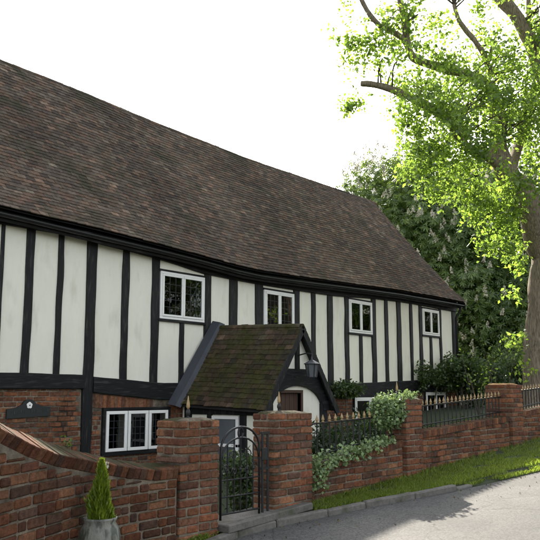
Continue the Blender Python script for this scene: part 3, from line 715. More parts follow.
# windows
def window(x0, x1, z0, z1, nl, parent, lead=True, curtains=False, yf=9.945, fm='white'):
    fr = .042 if fm == 'white' else .018; mb = MB()
    for (a, b, c, d) in ((x0, x1, z1-fr, z1), (x0, x1, z0, z0+fr), (x0, x0+fr, z0+fr, z1-fr), (x1-fr, x1, z0+fr, z1-fr)): mb.box(a, b, yf, 10.02, c, d, .004)
    iw = (x1-x0-2*fr)/nl
    mb.mi = 1
    D = 10.45
    V = [(x0, 10.021, z0), (x1, 10.021, z0), (x1, 10.021, z1), (x0, 10.021, z1), (x0-.3, D, z0-.1), (x1+.3, D, z0-.1), (x1+.3, D, z1+.1), (x0-.3, D, z1+.1)]
    mb.add(V, [(4, 5, 6, 7), (0, 1, 5, 4), (1, 2, 6, 5), (2, 3, 7, 6), (3, 0, 4, 7)])
    w = mb.build('window', [M[fm], M['dark']], parent)
    for i in range(nl):
        gp = .004 if fm == 'white' else .011; a = x0+fr+iw*i+gp; b = x0+fr+iw*(i+1)-gp; c = z0+fr+.003; d = z1-fr-.003; s = .036 if fm == 'white' else .05
        mb = MB()
        for (p, q, r, t_) in ((a, b, d-s, d), (a, b, c, c+s), (a, a+s, c+s, d-s), (b-s, b, c+s, d-s)): mb.box(p, q, yf-.012, yf+.03, r, t_, .004)
        mb.build('sash', M['white'], w)
        mb = MB(); mb.box(a+s, b-s, yf+.008, yf+.012, c+s, d-s); mb.build('pane', M['glass'], w)
        if lead:
            mb = MB(); ni, nj = 3, 5
            for k in range(1, ni): xx = a+s+(b-a-2*s)*k/ni; mb.box(xx-.0028, xx+.0028, yf+.004, yf+.0155, c+s, d-s)
            for k in range(1, nj): zz_ = c+s+(d-c-2*s)*k/nj; mb.box(a+s, b-s, yf+.005, yf+.0145, zz_-.0028, zz_+.0028)
            mb.build('lead_bars', M['lead'], w)
    if curtains:
        for (a, b) in ((x0+.03, x0+.03+(x1-x0)*.2), (x1-.03-(x1-x0)*.2, x1-.03)):
            V = []; n = 24
            for k in range(n+1):
                x = a+(b-a)*k/n; y = 10.1+.02*math.sin(k*1.7); V += [(x, y, z0+.01), (x, y, z1-.01)]
            mb = MB(); mb.add(V, [(2*k, 2*k+2, 2*k+3, 2*k+1) for k in range(n)]); mb.build('curtain', M['curtain'], w, True)
    return w
window(*W1, house); window(*W2, house, curtains=True); window(*W3, house, lead=False, curtains=True); window(*W4, house, lead=False, curtains=True)
window(*G1, house, fm='timberh'); window(*G2, house, lead=False); window(*G3, house, lead=False)
# black timber surrounds
for w in UPW+LOW:
    x0, x1, z0, z1, _ = w; mb = MB(); g = .035
    for nm, bs in (('window_sill', [(x0-g, x1+g, z0-g-.01, z0)]), ('window_head', [(x0-g, x1+g, z1, z1+g)]), ('window_jamb', [(x0-g, x0, z0, z1)]), ('window_jamb', [(x1, x1+g, z0, z1)])):
        if nm == 'window_jamb' and w not in LOW: continue
        mb = MB()
        for (a, b, c, d) in bs: mb.box(a, b, 9.94, 10.03, c, d, .004)
        mb.build(nm, M['timberh'], house)
# white jug standing on the inner sill of the ground floor window
x = G1[0]+.62; mb = MB(); mb.lathe((x, 10.1, G1[2]+.045), [(.045, 0), (.075, .05), (.08, .12), (.045, .2), (.04, .25), (.055, .3)], 16)
tag(mb.build('jug', M['white'], smooth=True), 'white jug on the inner sill of the ground floor window left of the porch', 'jug')

# ---- porch
PXc, PYf, PW = 10.58, 7.9, 1.0; PE = 1.33; PR = 2.76
def pz(x, y):
    r = 2.82+(2.74-2.82)*(10-y)/2.1; e = 1.42+(1.33-1.42)*(10-y)/2.1; return r, e
mb = MB()                                                          # side walls and front wall
fy = 8.06
def frontz(x): r, e = pz(x, fy); return r-(r-e)*abs(x-PXc)/PW-.06
pol = [(9.82, H0), (11.34, H0), (11.34, frontz(11.34)), (PXc, frontz(PXc)), (9.82, frontz(9.82))]
bx0, bx1, bz0, bz1 = 10.13, 10.7, .75, 1.6
# front wall in four pieces round the boarded opening
mb.prism([(9.82, H0), (bx0, H0), (bx0, frontz(bx0)), (9.82, frontz(9.82))], fy, fy+.1)
mb.prism([(bx1, H0), (11.34, H0), (11.34, frontz(11.34)), (bx1, frontz(bx1))], fy, fy+.1)
mb.prism([(bx0, H0), (bx1, H0), (bx1, bz0), (bx0, bz0)], fy, fy+.1)
mb.prism([(bx0, bz1), (bx1, bz1), (bx1, frontz(bx1)), (PXc, frontz(PXc)), (bx0, frontz(bx0))], fy, fy+.1)
mb.box(9.82, 9.9, fy+.1, 9.98, H0, 1.52); mb.box(11.26, 11.34, fy+.1, 9.98, H0, 1.52)
porch = mb.build('porch', M['plaster'], house)
mb = MB(); mb.box(bx0, bx1, fy+.06, fy+.09, bz0, bz1)
for k in range(1, 5): mb.box(bx0+(bx1-bx0)*k/5-.004, bx0+(bx1-bx0)*k/5+.004, fy+.054, fy+.0605, bz0, bz1)
mb.build('boarded_shutter', M['wood'], porch)
mb = MB()
for (a, b, c, d) in ((bx0-.05, bx0, bz0, bz1), (bx1, bx1+.05, bz0, bz1), (bx0-.05, bx1+.05, bz1, bz1+.05), (bx0-.06, bx1+.06, bz0-.05, bz0)): mb.box(a, b, fy-.02, fy+.08, c, d, .004)
mb.build('shutter_frame', M['wood'], porch)
# arched tie beam: outer line follows the roof, inner line is a flat arch
mb = MB(); arc = [(PXc+.72*math.cos(a)-.02, 1.3+.42*math.sin(a)) for a in np.linspace(math.pi, 0, 17)]
lo = [(9.72, 1.3)]+arc+[(11.44, 1.3)]; V = []; Fc = []
topz = lambda x: min(frontz(x)+.02, 2.0)
n = len(lo)
mid = [(x, max(topz(x), z+.03)) for x, z in lo]
for y in (fy-.07, fy-.005):
    V += [(x, y, z) for x, z in lo]+[(x, y, z) for x, z in mid]
for i in range(n-1):
    Fc += [(i, i+1, n+i+1, n+i), (2*n+i, 3*n+i, 3*n+i+1, 2*n+i+1), (i, 2*n+i, 2*n+i+1, i+1), (n+i, n+i+1, 3*n+i+1, 3*n+i)]
Fc += [(0, n, 3*n, 2*n), (n-1, 3*n-1, 4*n-1, 2*n-1)]
mb.add(V, Fc); mb.build('arched_beam', M['timberh'], porch)
for xx in (9.74, 11.24):
    mb = MB(); mb.box(xx, xx+.16, fy-.06, fy+.12, H0, 1.42, .008); mb.build('timber_post', M['timber'], porch)
mb = MB(); mb.box(PXc-.045, PXc+.045, fy-.05, fy-.004, 1.98, 2.62, .005); mb.build('king_post', M['timber'], porch)
# side timbers and window on the left flank
mb = MB()
for (y0, y1, z0, z1) in ((8.2, 9.9, 1.24, 1.42), (9.75, 9.9, H0, 1.24), (8.5, 8.62, H0, 1.24), (9.26, 9.36, H0, 1.24)): mb.box(9.775, 9.83, y0, y1, z0, z1, .005)
mb.build('side_frame', M['timber'], porch)
mb = MB()
for (y0, y1, z0, z1) in ((8.64, 9.24, 1.17, 1.225), (8.64, 8.7, .3, 1.17), (9.18, 9.24, .3, 1.17), (8.64, 9.24, .72, .77)): mb.box(9.765, 9.815, y0, y1, z0, z1, .004)
mb.build('side_window_frame', M['white'], porch)
mb = MB(); mb.box(9.79, 9.812, 8.7, 9.18, .3, 1.17); mb.build('side_window_pane', M['lampglass'], porch)
# porch roof: two tiled slopes
PTC = [(.08, .058, .04), (.066, .056, .034), (.095, .064, .044), (.058, .05, .034)]
mb = MB()
for sgn in (-1, 1):
    def PP(u, v, sgn=sgn):
        r, e = pz(0, u); k = 1-v; x = PXc+sgn*1.0*k; z = e+(r-e)*v-.03*math.sin(math.pi*v)+.012*noise.noise(Vector((u*2, v*3, sgn)))
        return (x, u, z)
    tiles(mb, PP, 1, 17, PYf, 9.95, jit=1.2, cols=PTC, jc=1.)
pr = mb.build('porch_roof', M['mosstile'], porch)
mb = MB()
for sgn in (-1, 1):
    V = []
    for y in (PYf+.03, 9.97):
        r, e = pz(0, y); V += [(PXc, y, r-.02), (PXc+sgn*.98, y, e-.015), (PXc+sgn*.98, y, e-.045), (PXc, y, r-.06)]
    mb.add(V, [(0, 1, 5, 4), (1, 2, 6, 5), (2, 3, 7, 6), (0, 1, 2, 3), (4, 5, 6, 7)])
mb.mi = 0; mb.build('porch_light_stop_sheet', M['under'], porch)  # added light stop beneath the porch tiles
mb = MB(); y = PYf+.03
while y < 9.7:
    V = []; n = 6; c = random.choice(PTC); k = random.uniform(.8, 1.3)
    for yy, rr in ((y, .07), (y+.28, .075)):
        for j in range(n+1):
            a = math.pi*j/n; V.append((PXc+rr*math.cos(a), yy, pz(0, yy)[0]-.045+rr*.9*math.sin(a)))
    mb.add(V, [(j, j+1, n+2+j, n+1+j) for j in range(n)], tuple(v*k for v in c)); y += .26
mb.build('porch_ridge_tiles', M['mosstile'], porch)
for sgn in (-1, 1):
    r, e = pz(0, PYf); mb = MB(); a = np.array((PXc, PYf+.02, r-.09)); b = np.array((PXc+sgn*1.02, PYf+.02, e-.1)); d = (b-a); L = np.linalg.norm(d); d /= L
    mb.obox((a+b)/2+np.array((0, 0, .015)), d, (0, 1, 0), np.cross(d, (0, 1, 0)), L/2, .02, .055, .006); mb.build('barge_board', M['timber'], porch)
# lead flashing against the house wall
V = []
for i in range(9):
    v = i/8; r, e = pz(0, 9.9); x = PXc-1.1*(1-v); z = e+(r-e)*v-.1*(1-v)
    V += [(x+.05, 9.74, z+.035), (x-.03, 9.79, z+.07), (x-.08, 9.93, z+.1)]
mb = MB(); mb.add(V, [(i*3+k, i*3+k+1, (i+1)*3+k+1, (i+1)*3+k) for i in range(8) for k in range(2)]); mb.build('lead_flashing', M['lead'], porch)

# lantern
ly = 7.72; lx = fx(312, 370, ly)
t = thing('lantern', 'black iron lantern with pale glass hanging at the porch gable', 'lantern', (lx, ly, 1.83))
mb = MB(); mb.lathe((lx, ly, 1.85), [(.075, 0), (.085, .01), (.085, .02)], 6); mb.build('lantern_base', M['lead'], t)
mb = MB(); mb.lathe((lx, ly, 2.07), [(.135, 0), (.14, .01), (.05, .06), (.02, .075), (.013, .13)], 6); mb.build('cap', M['lead'], t)
mb = MB(); mb.lathe((lx, ly, 1.87), [(.075, 0), (.105, .2)], 6); mb.build('glass', M['lampglass'], t)
for k in range(6):
    a = math.pi/3*k; mb = MB(); mb.tube([(lx+.079*math.cos(a), ly+.079*math.sin(a), 1.86), (lx+.11*math.cos(a), ly+.11*math.sin(a), 2.07)], .009, 5); mb.build('glazing_bar', M['iron'], t)
mb = MB(); mb.tube([(lx, ly, 2.2), (lx, ly, 2.24), (lx, ly+.1, 2.26), (lx, fy-.02, 2.22)], .011, 6); mb.build('bracket', M['iron'], t)

# house sign
t = thing('house_sign', 'dark arched name board with white rose emblem on the brick wall', 'sign', (6.69, 9.96, 1.25))
pol = [(6.33, 1.24), (7.05, 1.27), (7.05, 1.4), (6.9, 1.41), (6.84, 1.44)]+[(6.69+.12*math.cos(a), 1.41+.1*math.sin(a)) for a in np.linspace(.3, math.pi-.3, 9)]+[(6.54, 1.42), (6.48, 1.39), (6.33, 1.375)]
mb = MB(); mb.prism(pol, 9.945, 9.972); mb.build('board', M['signgreen'], t)
mb = MB()
for k in range(5):
    a = 2*math.pi*k/5+.3; c = (6.69+.024*math.cos(a), 1.425+.024*math.sin(a)); q = [(c[0]+.024*math.cos(b), c[1]+.024*math.sin(b)) for b in np.linspace(0, 2*math.pi, 13)[:-1]]
    mb.prism(q, 9.936-.0007*k, 9.944)
mb.build('rose_emblem', M['white'], t)
mb = MB(); mb.prism([(6.69+.01*math.cos(b), 1.425+.01*math.sin(b)) for b in np.linspace(0, 2*math.pi, 11)[:-1]], 9.929, 9.932); mb.build('emblem_centre', M['signgrey'], t)
mb = MB(); x = 6.4
while x < 7.0:
    w = random.uniform(.014, .024)
    if abs(x-6.69) > .03:
        z = 1.30+.03*(x-6.4)/.6; mb.box(x, x+.006, 9.941, 9.944, z, z+.045)
        if random.random() < .6: mb.box(x+.0065, x+w, 9.941, 9.944, z+random.choice((0, .02, .039)), z+.045 if random.random() < .2 else z+.045)
    x += w+.016
mb.build('lettering', M['signgrey'], t)

# ------------------------------------------------------------------ pot and small conifer
px_, py_ = fx(100, 517, 4.62), 4.62; gz_ = plane(px_)
mb = MB(); zr = .72; h = zr-gz_
mb.lathe((px_, py_, gz_), [(.085, 0), (.09, .01), (.115, h*.25), (.145, h*.55), (.15, h*.72), (.135, h*.86), (.112, h*.93), (.122, h*.97), (.124, h), (.108, h), (.1, h-.03), (.01, h-.03)], 28)
tag(mb.build('plant_pot', M['pot'], smooth=True), 'round grey glazed plant pot at the foot of the sweeping wall', 'pot')
t = thing('conifer', 'small lime green conical conifer growing in the round pot', 'conifer', (px_, py_, zr-.03))
n = 4200; hh = rng.uniform(0, 1, n)**1.4; a = rng.uniform(0, 2*math.pi, n); rr = .095*(1-hh)**.8*(1+.15*np.sin(a*5+hh*9))*np.sqrt(rng.uniform(.25, 1, n))*np.where(hh < .08, .8, 1)*np.array([1+.5*noise.noise(Vector((math.cos(q)*2, math.sin(q)*2, z_*5))) for q, z_ in zip(a, hh)])
C = np.stack([px_+rr*np.cos(a), py_+rr*np.sin(a), zr-.01+hh*.4], 1)
d = np.stack([np.cos(a)*.35, np.sin(a)*.35, np.ones(n)], 1)+rng.normal(size=(n, 3))*.2; d /= np.linalg.norm(d, axis=1)[:, None]
s = np.cross(d, rng.normal(size=(n, 3))); s /= np.linalg.norm(s, axis=1)[:, None]
Ls = .032*rng.uniform(.7, 1.3, n)[:, None]; V = np.stack([C-d*Ls*.5-s*.003, C-d*Ls*.5+s*.003, C+s*.006, C+d*Ls, C-s*.006], 1).reshape(-1, 3)
Fc = (np.arange(n)[:, None]*5+np.array([[0, 1, 2, 3, 4]]))
link('foliage', V, Fc, M['conifer'], t); mb = MB(); mb.tube([(px_, py_, zr-.04), (px_, py_, zr+.3)], [.012, .004], 6); mb.build('stem', M['bark2'], t)

# ------------------------------------------------------------------ trees
SUNAZ, SUNEL = R(43.3), R(29.0)
def finish_tree(name, label, loc, crownV, crownF, leaf, trunk, bark, group=None, extra=None):
    t = thing(name, label, 'tree', loc, group)
    trunk.build('trunk', bark, t, True); link('crown', crownV, crownF, leaf, t); return t
OB = np.array([17.45, 6.35, 0]); OB[2] = garden(OB[0])-.05
tr = MB(); OD = math.hypot(OB[0], OB[1])
def o(px, py, dd=0.): return far(px, py, OD+dd)
tp_ = smoothpts([OB+np.array((0, 0, -.2)), OB+np.array((0, 0, .15)), OB+np.array((.02, 0, .7)), o(549, 330), o(549, 290), o(552, 262), o(553, 235), o(556, 205), o(560, 170, .4)], 5)
tr.tube(tp_, np.interp(range(len(tp_)), [0, 4, 9, 15, 25, 30, 40], [.75, .62, .5, .46, .44, .42, .3]), 22, wob=.16)
limb = MB()
def lim(pts, r0, r1, n=8, mbx=None):
    p = smoothpts([o(*q) for q in pts], 6); (mbx or limb).tube(p, np.linspace(r0, r1, len(p)), n, wob=.25); return p
LP = []
LP += lim([(552, 262, 0), (538, 232, -.3), (524, 195, -.6), (508, 175, -.8), (499, 150, -.8), (498, 120, -.6), (490, 85, -.4)], .36, .13, 14)
LP += lim([(503, 168, -.8), (486, 155, -1.2), (466, 146, -1.6), (447, 119, -1.9), (420, 102, -2.2), (396, 91, -2.4), (375, 85, -2.5), (361, 83.5, -2.6)], .13, .06, 8)
LP += lim([(493, 95, -.4), (482, 82, -.9), (470, 75, -1.2), (440, 67, -1.7), (414, 58, -2.1), (407, 40, -2.3), (403, 15, -2.4), (398, -10, -2.4)], .12, .06, 8)
LP += lim([(412, 55, -2.1), (402, 38, -2.4), (388, 30, -2.5), (379, 25, -2.6), (368, 12, -2.7), (360, -4, -2.8)], .065, .05, 7)
LP += lim([(492, 75, -.6), (484, 55, -1), (475, 41, -1.2), (464, 28, -1.3), (458, 18, -1.4), (454, 5, -1.4)], .07, .05, 7)
LP += lim([(560, 170, .4), (556, 120, .6), (545, 75, .5), (530, 40, .2), (517, 17, .1), (495, -8, 0), (470, -40, -.3)], .24, .12, 10)
LP += lim([(545, 75, .5), (533, 40, .8), (529, 15, 1.), (528, -30, 1.2)], .09, .05, 7)
LP += lim([(560, 170, .4), (590, 90, 1.2), (600, 10, 1.5), (590, -80, 1.4)], .28, .1, 10)
LP += lim([(556, 205, .2), (600, 150, -.6), (650, 100, -1.2), (690, 60, -1.2)], .22, .08, 8)
LP += lim([(508, 178, -.8), (520, 140, 1.), (530, 105, 2.2), (540, 60, 3.)], .14, .06, 8)
# crown: sprays where the tree carries leaf (centre px, radii px, number of twigs, depth, depth spread)
SPR = [(480, 148, 16, 14, 60, -2.4, .5), (520, 180, 18, 14, 60, -1.9, .4), (440, 100, 20, 14, 36, -2.9, .7), (458, 120, 18, 16, 36, -2.8, .7), (420, 92, 14, 10, 16, -3.2, .5), (498, 100, 16, 18, 70, -1.8, .5), (450, 66, 10, 8, 14, -2.4, .4), (440, 180, 18, 14, 60, -2.2, .6), (420, 150, 16, 16, 60, -2.4, .6), (530, 120, 16, 20, 70, -1, .5), (348, 37, 9, 11, 26, -2.7, .4), (352, 60, 8, 8, 10, -2.7, .4), (369, 60, 6, 6, 10, -2.6, .4), (345, 9, 6, 7, 6, -2.7, .3), (392, 38, 22, 30, 120, -2.4, .9), (375, 50, 12, 15, 26, -2.5, .6), (408, 14, 18, 16, 50, -2.3, .7),
       (430, 38, 14, 22, 34, -2., .8), (447, 22, 10, 10, 10, -1.8, .5), (362, 106, 20, 6, 30, -2.6, .4), (351, 75, 3, 2, 3, -2.6, .2), (410, 88, 16, 11, 40, -2.2, .7), (425, 108, 26, 24, 150, -2.1, 1.2), (405, 125, 10, 12, 26, -2.2, .6),
       (440, 60, 18, 14, 50, -1.8, .8), (452, 42, 8, 8, 10, -1.6, .4), (466, 95, 30, 26, 150, -1.3, 1.6), (455, 138, 26, 26, 150, -1.4, 1.4), (430, 150, 20, 22, 80, -2, .9), (412, 170, 8, 14, 16, -2.1, .5), (500, 60, 34, 24, 160, -.5, 1.8), (510, 105, 34, 36, 190, .4, 1.8),
       (490, 30, 12, 8, 14, -1, .6), (480, 10, 10, 8, 14, -1, .6), (535, 25, 14, 18, 60, .6, 1.), (540, 150, 30, 40, 160, 1.4, 1.5), (490, 195, 20, 14, 80, -1.2, .8), (470, 178, 16, 14, 60, -1.7, .7), (530, 75, 24, 30, 150, .2, 1.8),
       (478, 205, 14, 14, 50, -1.8, .6), (500, 222, 18, 20, 80, -1.5, .7), (512, 243, 11, 14, 34, -1.3, .6), (486, 240, 8, 10, 24, -1.5, .5), (518, 300, 5, 7, 6, -.9, .2), (519, 272, 5, 8, 10, -1., .2), (516, 342, 7, 6, 12, -.9, .3), (522, 372, 4, 6, 6, -.8, .2),
       (575, 120, 50, 60, 280, 1.2, 2.2), (620, 60, 70, 60, 420, .5, 2.5), (560, 20, 40, 40, 200, 1.2, 2.2), (520, -40, 80, 40, 300, .2, 3), (620, 150, 60, 50, 300, -.5, 2.5), (600, -60, 90, 60, 420, 1, 3.), (440, -30, 60, 20, 120, -1.5, 1.5), (670, 20, 50, 60, 240, 0, 2.5), (560, -150, 90, 60, 300, 1, 2.5), (590, 60, 60, 70, 200, 3.5, 2.5), (640, 210, 40, 24, 90, -1, 1.5)]
LPa = np.array(LP); tw = []; tips = MB()
for (cx, cy, ax, ay, n, dd, ds) in SPR:
    c0 = o(cx, cy, dd); sub = []
    m = max(2, n//7)
    for _ in range(m):
        a = random.uniform(0, 2*math.pi); r = math.sqrt(random.random())*.9; sub.append(o(cx+ax*r*math.cos(a), cy+ay*r*math.sin(a), dd+random.gauss(0, ds*.55)))
    for s_ in sub:
        j = np.argmin(np.linalg.norm(LPa-s_, axis=1)); a0 = LPa[j]; md = (a0+s_)/2+rng.normal(size=3)*.12+np.array((0, 0, .12))
        if np.linalg.norm(s_-a0) < 1.5 and s_[2] > a0[2]-.15 and n > 40: tips.tube(smoothpts([a0, md, s_], 3), np.linspace(.022, .006, 7), 4)
    for _ in range(n):
        b = random.choice(sub); k_ = min(1, ax/22, ay/16); tw.append(b+rng.normal(size=3)*np.array((.25, .25, .19))*max(.45, k_))
C = clumps(tw, 9, .08)
V, Fc = leaf_mesh(C, .105, .5, .6, .25)
oak = thing('tree', 'large old tree with rugged pale trunk and bright yellow green leaves', 'tree', tuple(OB))
tr.build('trunk', M['bark'], oak, True)
limb.build('limbs', M['bark'], oak, True); tips.build('twigs', M['bark2'], oak)
link('crown', V, Fc, M['oakleaf'], oak)

def palmate(C, out, size, k=6):
    n = len(C); nr = out*.7+rng.normal(size=(n, 3))*.45; nr[:, 2] += .5; nr /= np.linalg.norm(nr, axis=1)[:, None]
    a = np.cross(nr, rng.normal(size=(n, 3))); a /= np.linalg.norm(a, axis=1)[:, None]; b = np.cross(nr, a); Vs = []; S_ = size*rng.uniform(.7, 1.25, n)[:, None]
    for i in range(k):
        th = -2.1+4.2*i/(k-1); d = a*math.cos(th)+b*math.sin(th)-nr*.35; s = -a*math.sin(th)+b*math.cos(th); L = S_*(1-.25*abs(th)/2.1)
        Vs.append(np.stack([C, C+d*L*.62+s*L*.17-nr*L*.02, C+d*L-nr*L*.1, C+d*L*.62-s*L*.17-nr*L*.02], 1))
    V = np.stack(Vs, 1).reshape(-1, 3); return V, np.arange(n*k)[:, None]*4+np.array([[0, 1, 2, 3]])
def chestnut(loc, lobes, nleaf, nblo, seed, label, group=None, size=.24):
    t = thing('chestnut_tree', label, 'tree', loc, group); P = []; O = []; tot = sum(l[3]**2 for l in lobes)
    for (cx, cy, cz, r) in lobes:
        p, q = bumpy(int(nleaf*r*r/tot), (loc[0]+cx, loc[1]+cy, loc[2]+cz), (r, r, r*.85), .6, .22, 2.5, seed+cx); P.append(p); O.append(q)
    P = np.concatenate(P); O = np.concatenate(O)
    V, Fc = palmate(P, O, size); link('crown', V, Fc, M['chleaf'], t)
    mb = MB(); top_ = max(l[2] for l in lobes)
    mb.tube(smoothpts([(loc[0], loc[1], loc[2]-.3), (loc[0], loc[1], loc[2]+1.5), (loc[0]+.2, loc[1], loc[2]+top_*.5), (loc[0], loc[1]+.1, loc[2]+top_)], 4), np.linspace(.45, .1, 13), 10)
    for (cx, cy, cz, r) in lobes:
        mb.tube(smoothpts([(loc[0], loc[1], loc[2]+cz*.45), (loc[0]+cx*.5, loc[1]+cy*.5, loc[2]+cz*.75), (loc[0]+cx, loc[1]+cy, loc[2]+cz)], 3), np.linspace(.16, .04, 7), 6)
    mb.build('trunk', M['bark2'], t, True)
    if nblo:
        i = rng.permutation(len(P)); LC = np.array([(loc[0]+a_, loc[1]+b_, loc[2]+c_, r_) for a_, b_, c_, r_ in lobes]); sel = []
        for j in i:
            q = P[j]+O[j]*.3
            if O[j] @ np.array((-.8, -.5, .35)) > .05 and (np.linalg.norm(LC[:, :3]-q, axis=1)/LC[:, 3]).min() > .98: sel.append(j)
            if len(sel) >= nblo: break
        Vs = []; Fs = []; n0 = 0
        C = P[sel]+O[sel]*.22
        m = 26; hh = np.tile(np.linspace(0, 1, m), len(C)); a = rng.uniform(0, 6.28, len(C)*m); rr = .075*(1-hh)**.75
        tilt = np.repeat(rng.normal(size=(len(C), 2))*.05, m, axis=0)
        Q = np.repeat(C, m, axis=0)+np.stack([rr*np.cos(a)+tilt[:, 0]*hh, rr*np.sin(a)+tilt[:, 1]*hh, hh*.23], 1)
        V, Fc = leaf_mesh(Q, .07, .2, .95); b = tag(link('blossom_spikes', V, Fc, M['blossom'], t), kind='stuff')
    return t
cb = far(437, 390, 35.); cb[2] = garden(cb[0])-.1
def lobe(px, py, dd, r):
    p = far(px, py, 35.+dd); return (p[0]-cb[0], p[1]-cb[1], p[2]-cb[2], r)
CH = [lobe(365, 212, 0, 2.1), lobe(385, 190, 1, 2.0), lobe(410, 195, -.5, 2.4), lobe(435, 190, .5, 2.3), lobe(470, 205, 0, 2.5), lobe(395, 240, -2, 2.4), lobe(430, 240, -2.5, 2.8), lobe(470, 250, -2.5, 2.8), lobe(505, 245, -1, 2.5),
      lobe(440, 290, -3.2, 2.6), lobe(475, 300, -3.4, 2.6), lobe(508, 295, -2, 2.5), lobe(450, 335, -3, 2.2), lobe(485, 340, -3, 2.4), lobe(515, 340, -2, 2.), lobe(420, 300, -1, 2.6), lobe(440, 215, 2.5, 3.2), lobe(490, 220, 3, 3.2), lobe(460, 300, 2, 4.), lobe(400, 260, 3, 3.)]
chestnut(tuple(cb), CH, 38000, 480, 1., 'horse chestnut tree covered in white blossom spikes behind the end of the cottage', size=.2)

# leafy background trees and shrubs
def bush(name, label, loc, lobes, n, leaf, size, cat='shrub', group=None, stem=True, up=.4, aspect=.55, per=7, spread=.5):
    t = thing(name, label, cat, loc, group); P = []; tot = sum(l[3]**2 for l in lobes)
    for (cx, cy, cz, r) in lobes:
        p, q = bumpy(max(3, int(n*r*r/tot/per)), (loc[0]+cx, loc[1]+cy, loc[2]+cz), (r, r, r*.95), .35, .3, 2., cx+loc[0]); P.append(p)
    V, Fc = leaf_mesh(clumps(np.concatenate(P), per, size*spread*1.5), size, up, aspect); link('foliage' if cat != 'tree' else 'crown', V, Fc, leaf, t)
    mb = MB()
    for (cx, cy, cz, r) in lobes:
        mb.tube(smoothpts([(loc[0]+cx*.15, loc[1]+cy*.15, loc[2]-.1), (loc[0]+cx*.5, loc[1]+cy*.5, loc[2]+cz*.6), (loc[0]+cx, loc[1]+cy, loc[2]+cz)], 3), np.linspace(.03, .01, 7)*(1 if cat != 'tree' else 6), 6)
    mb.build('stem' if cat != 'tree' else 'trunk', M['bark2'], t); return t
def at_g(px, D, z=None):
    p = far(px, 393, D); return (p[0], p[1], garden(p[0]) if z is None else z)
def blobs(n, w, h, r):
    return [(random.uniform(-w, w), random.uniform(-w, w), random.uniform(r*.6, h), r*random.uniform(.75, 1.2)) for _ in range(n)]
bush('tree', 'dark evergreen tree filling the gap between chestnut and old tree trunk', at_g(540, 40), blobs(14, 2.6, 9.5, 2.), 9000, M['darkleaf'], .3, 'tree', 'trees beyond the garden')
bush('tree', 'dark leafy tree far behind the old tree trunk', at_g(590, 38), blobs(14, 3, 10, 2.), 7000, M['darkleaf'], .3, 'tree', 'trees beyond the garden')
bush('tree', 'dark leafy tree low behind the chestnut blossom', at_g(470, 46), blobs(16, 4.5, 6, 2.2), 8000, M['darkleaf'], .3, 'tree', 'trees beyond the garden')
cs = [(463, 21.9, 8, .45, 1.05, .36, 'shrubleaf', 'dark shrub climbing beside the far corner of the cottage'),
      (470, 23.5, 12, .8, 1.15, .4, 'darkleaf', 'dark rounded shrub right of the cottage corner'), (492, 25, 10, .8, 1., .4, 'darkleaf', 'low dark shrub behind the mossy pier'), (512, 26, 8, .8, 1.2, .42, 'shrubleaf', 'green shrub between the mossy pier and the tree trunk'),
      (560, 27, 10, 1.2, 2., .6, 'shrubleaf', 'green shrub behind the railing right of the tree trunk')]
for (px, D, k, w, h, r, lf, l) in cs:
    bush('shrub', l, at_g(px, D), blobs(k, w, h, r), 3600, M[lf], .1, 'shrub', 'shrubs in the garden')
# light sprigs catching the sun
for (px, D, l) in ((500, 19.5, 'thin young sapling with yellow green leaves behind the mossy pier'), (478, 19.2, 'wispy sapling with few pale leaves behind the long railing')):
    g = at_g(px, D); t = thing('sapling', l, 'sapling', g, 'saplings behind the railings'); mb = MB(); P = []
    for k in range(5):
        e = np.array((g[0]+random.uniform(-.4, .4), g[1]+random.uniform(-.4, .4), g[2]+random.uniform(.7, 1.5))); mb.tube(smoothpts([(g[0], g[1], g[2]), (g[0]*.5+e[0]*.5, g[1]*.5+e[1]*.5, g[2]+.6), e], 4), np.linspace(.014, .004, 9), 5)
        P.append(e); P.append(e-np.array((0, 0, .2)))
    V, Fc = leaf_mesh(clumps(P, 7, .1), .08, .4, .6); link('foliage', V, Fc, M['oakleaf'], t); mb.build('stem', M['bark2'], t)
# planting in the front garden
p = fx(240, 470, 6.5); bush('shrub', 'dark green bush seen through the iron gate', (p, 6.5, .15), blobs(8, .22, .62, .17), 3000, M['shrubleaf'], .055, 'shrub', 'shrubs in the garden')
for (px, Y, h, w, l, lf) in ((335, 6.6, .75, .5, 'dark bush behind the short railing', 'darkleaf'), (365, 7.2, .8, .45, 'dark bush under the cottage windows behind the ivy', 'darkleaf'), (440, 6.6, .4, .5, 'green bush behind the near end of the long railing', 'shrubleaf'), (470, 6.6, .4, .6, 'green bush behind the far end of the long railing', 'shrubleaf')):
    x = fx(px, 425, Y); bush('shrub', l, (x, Y, garden(x)), blobs(9, w, h, .24), 3000, M[lf], .07, 'shrub', 'shrubs in the garden')
x = fx(357, 422, 6.9); t = bush('flowering_plant', 'low plant with pale lilac flowers behind the short railing', (x, 6.4, garden(x)), [(random.uniform(-.45, .45), random.uniform(-.1, .1), .78, .13) for _ in range(7)], 1500, M['shrubleaf'], .05, 'plant')
P = [(x+random.uniform(-.5, .5), 6.4+random.uniform(-.2, .0), garden(x)+.93+random.uniform(-.05, .05)) for _ in range(60)]
V, Fc = leaf_mesh(clumps(P, 5, .018), .035, .3, .9); tag(link('flowers', V, Fc, M['lilac'], t), kind='stuff')
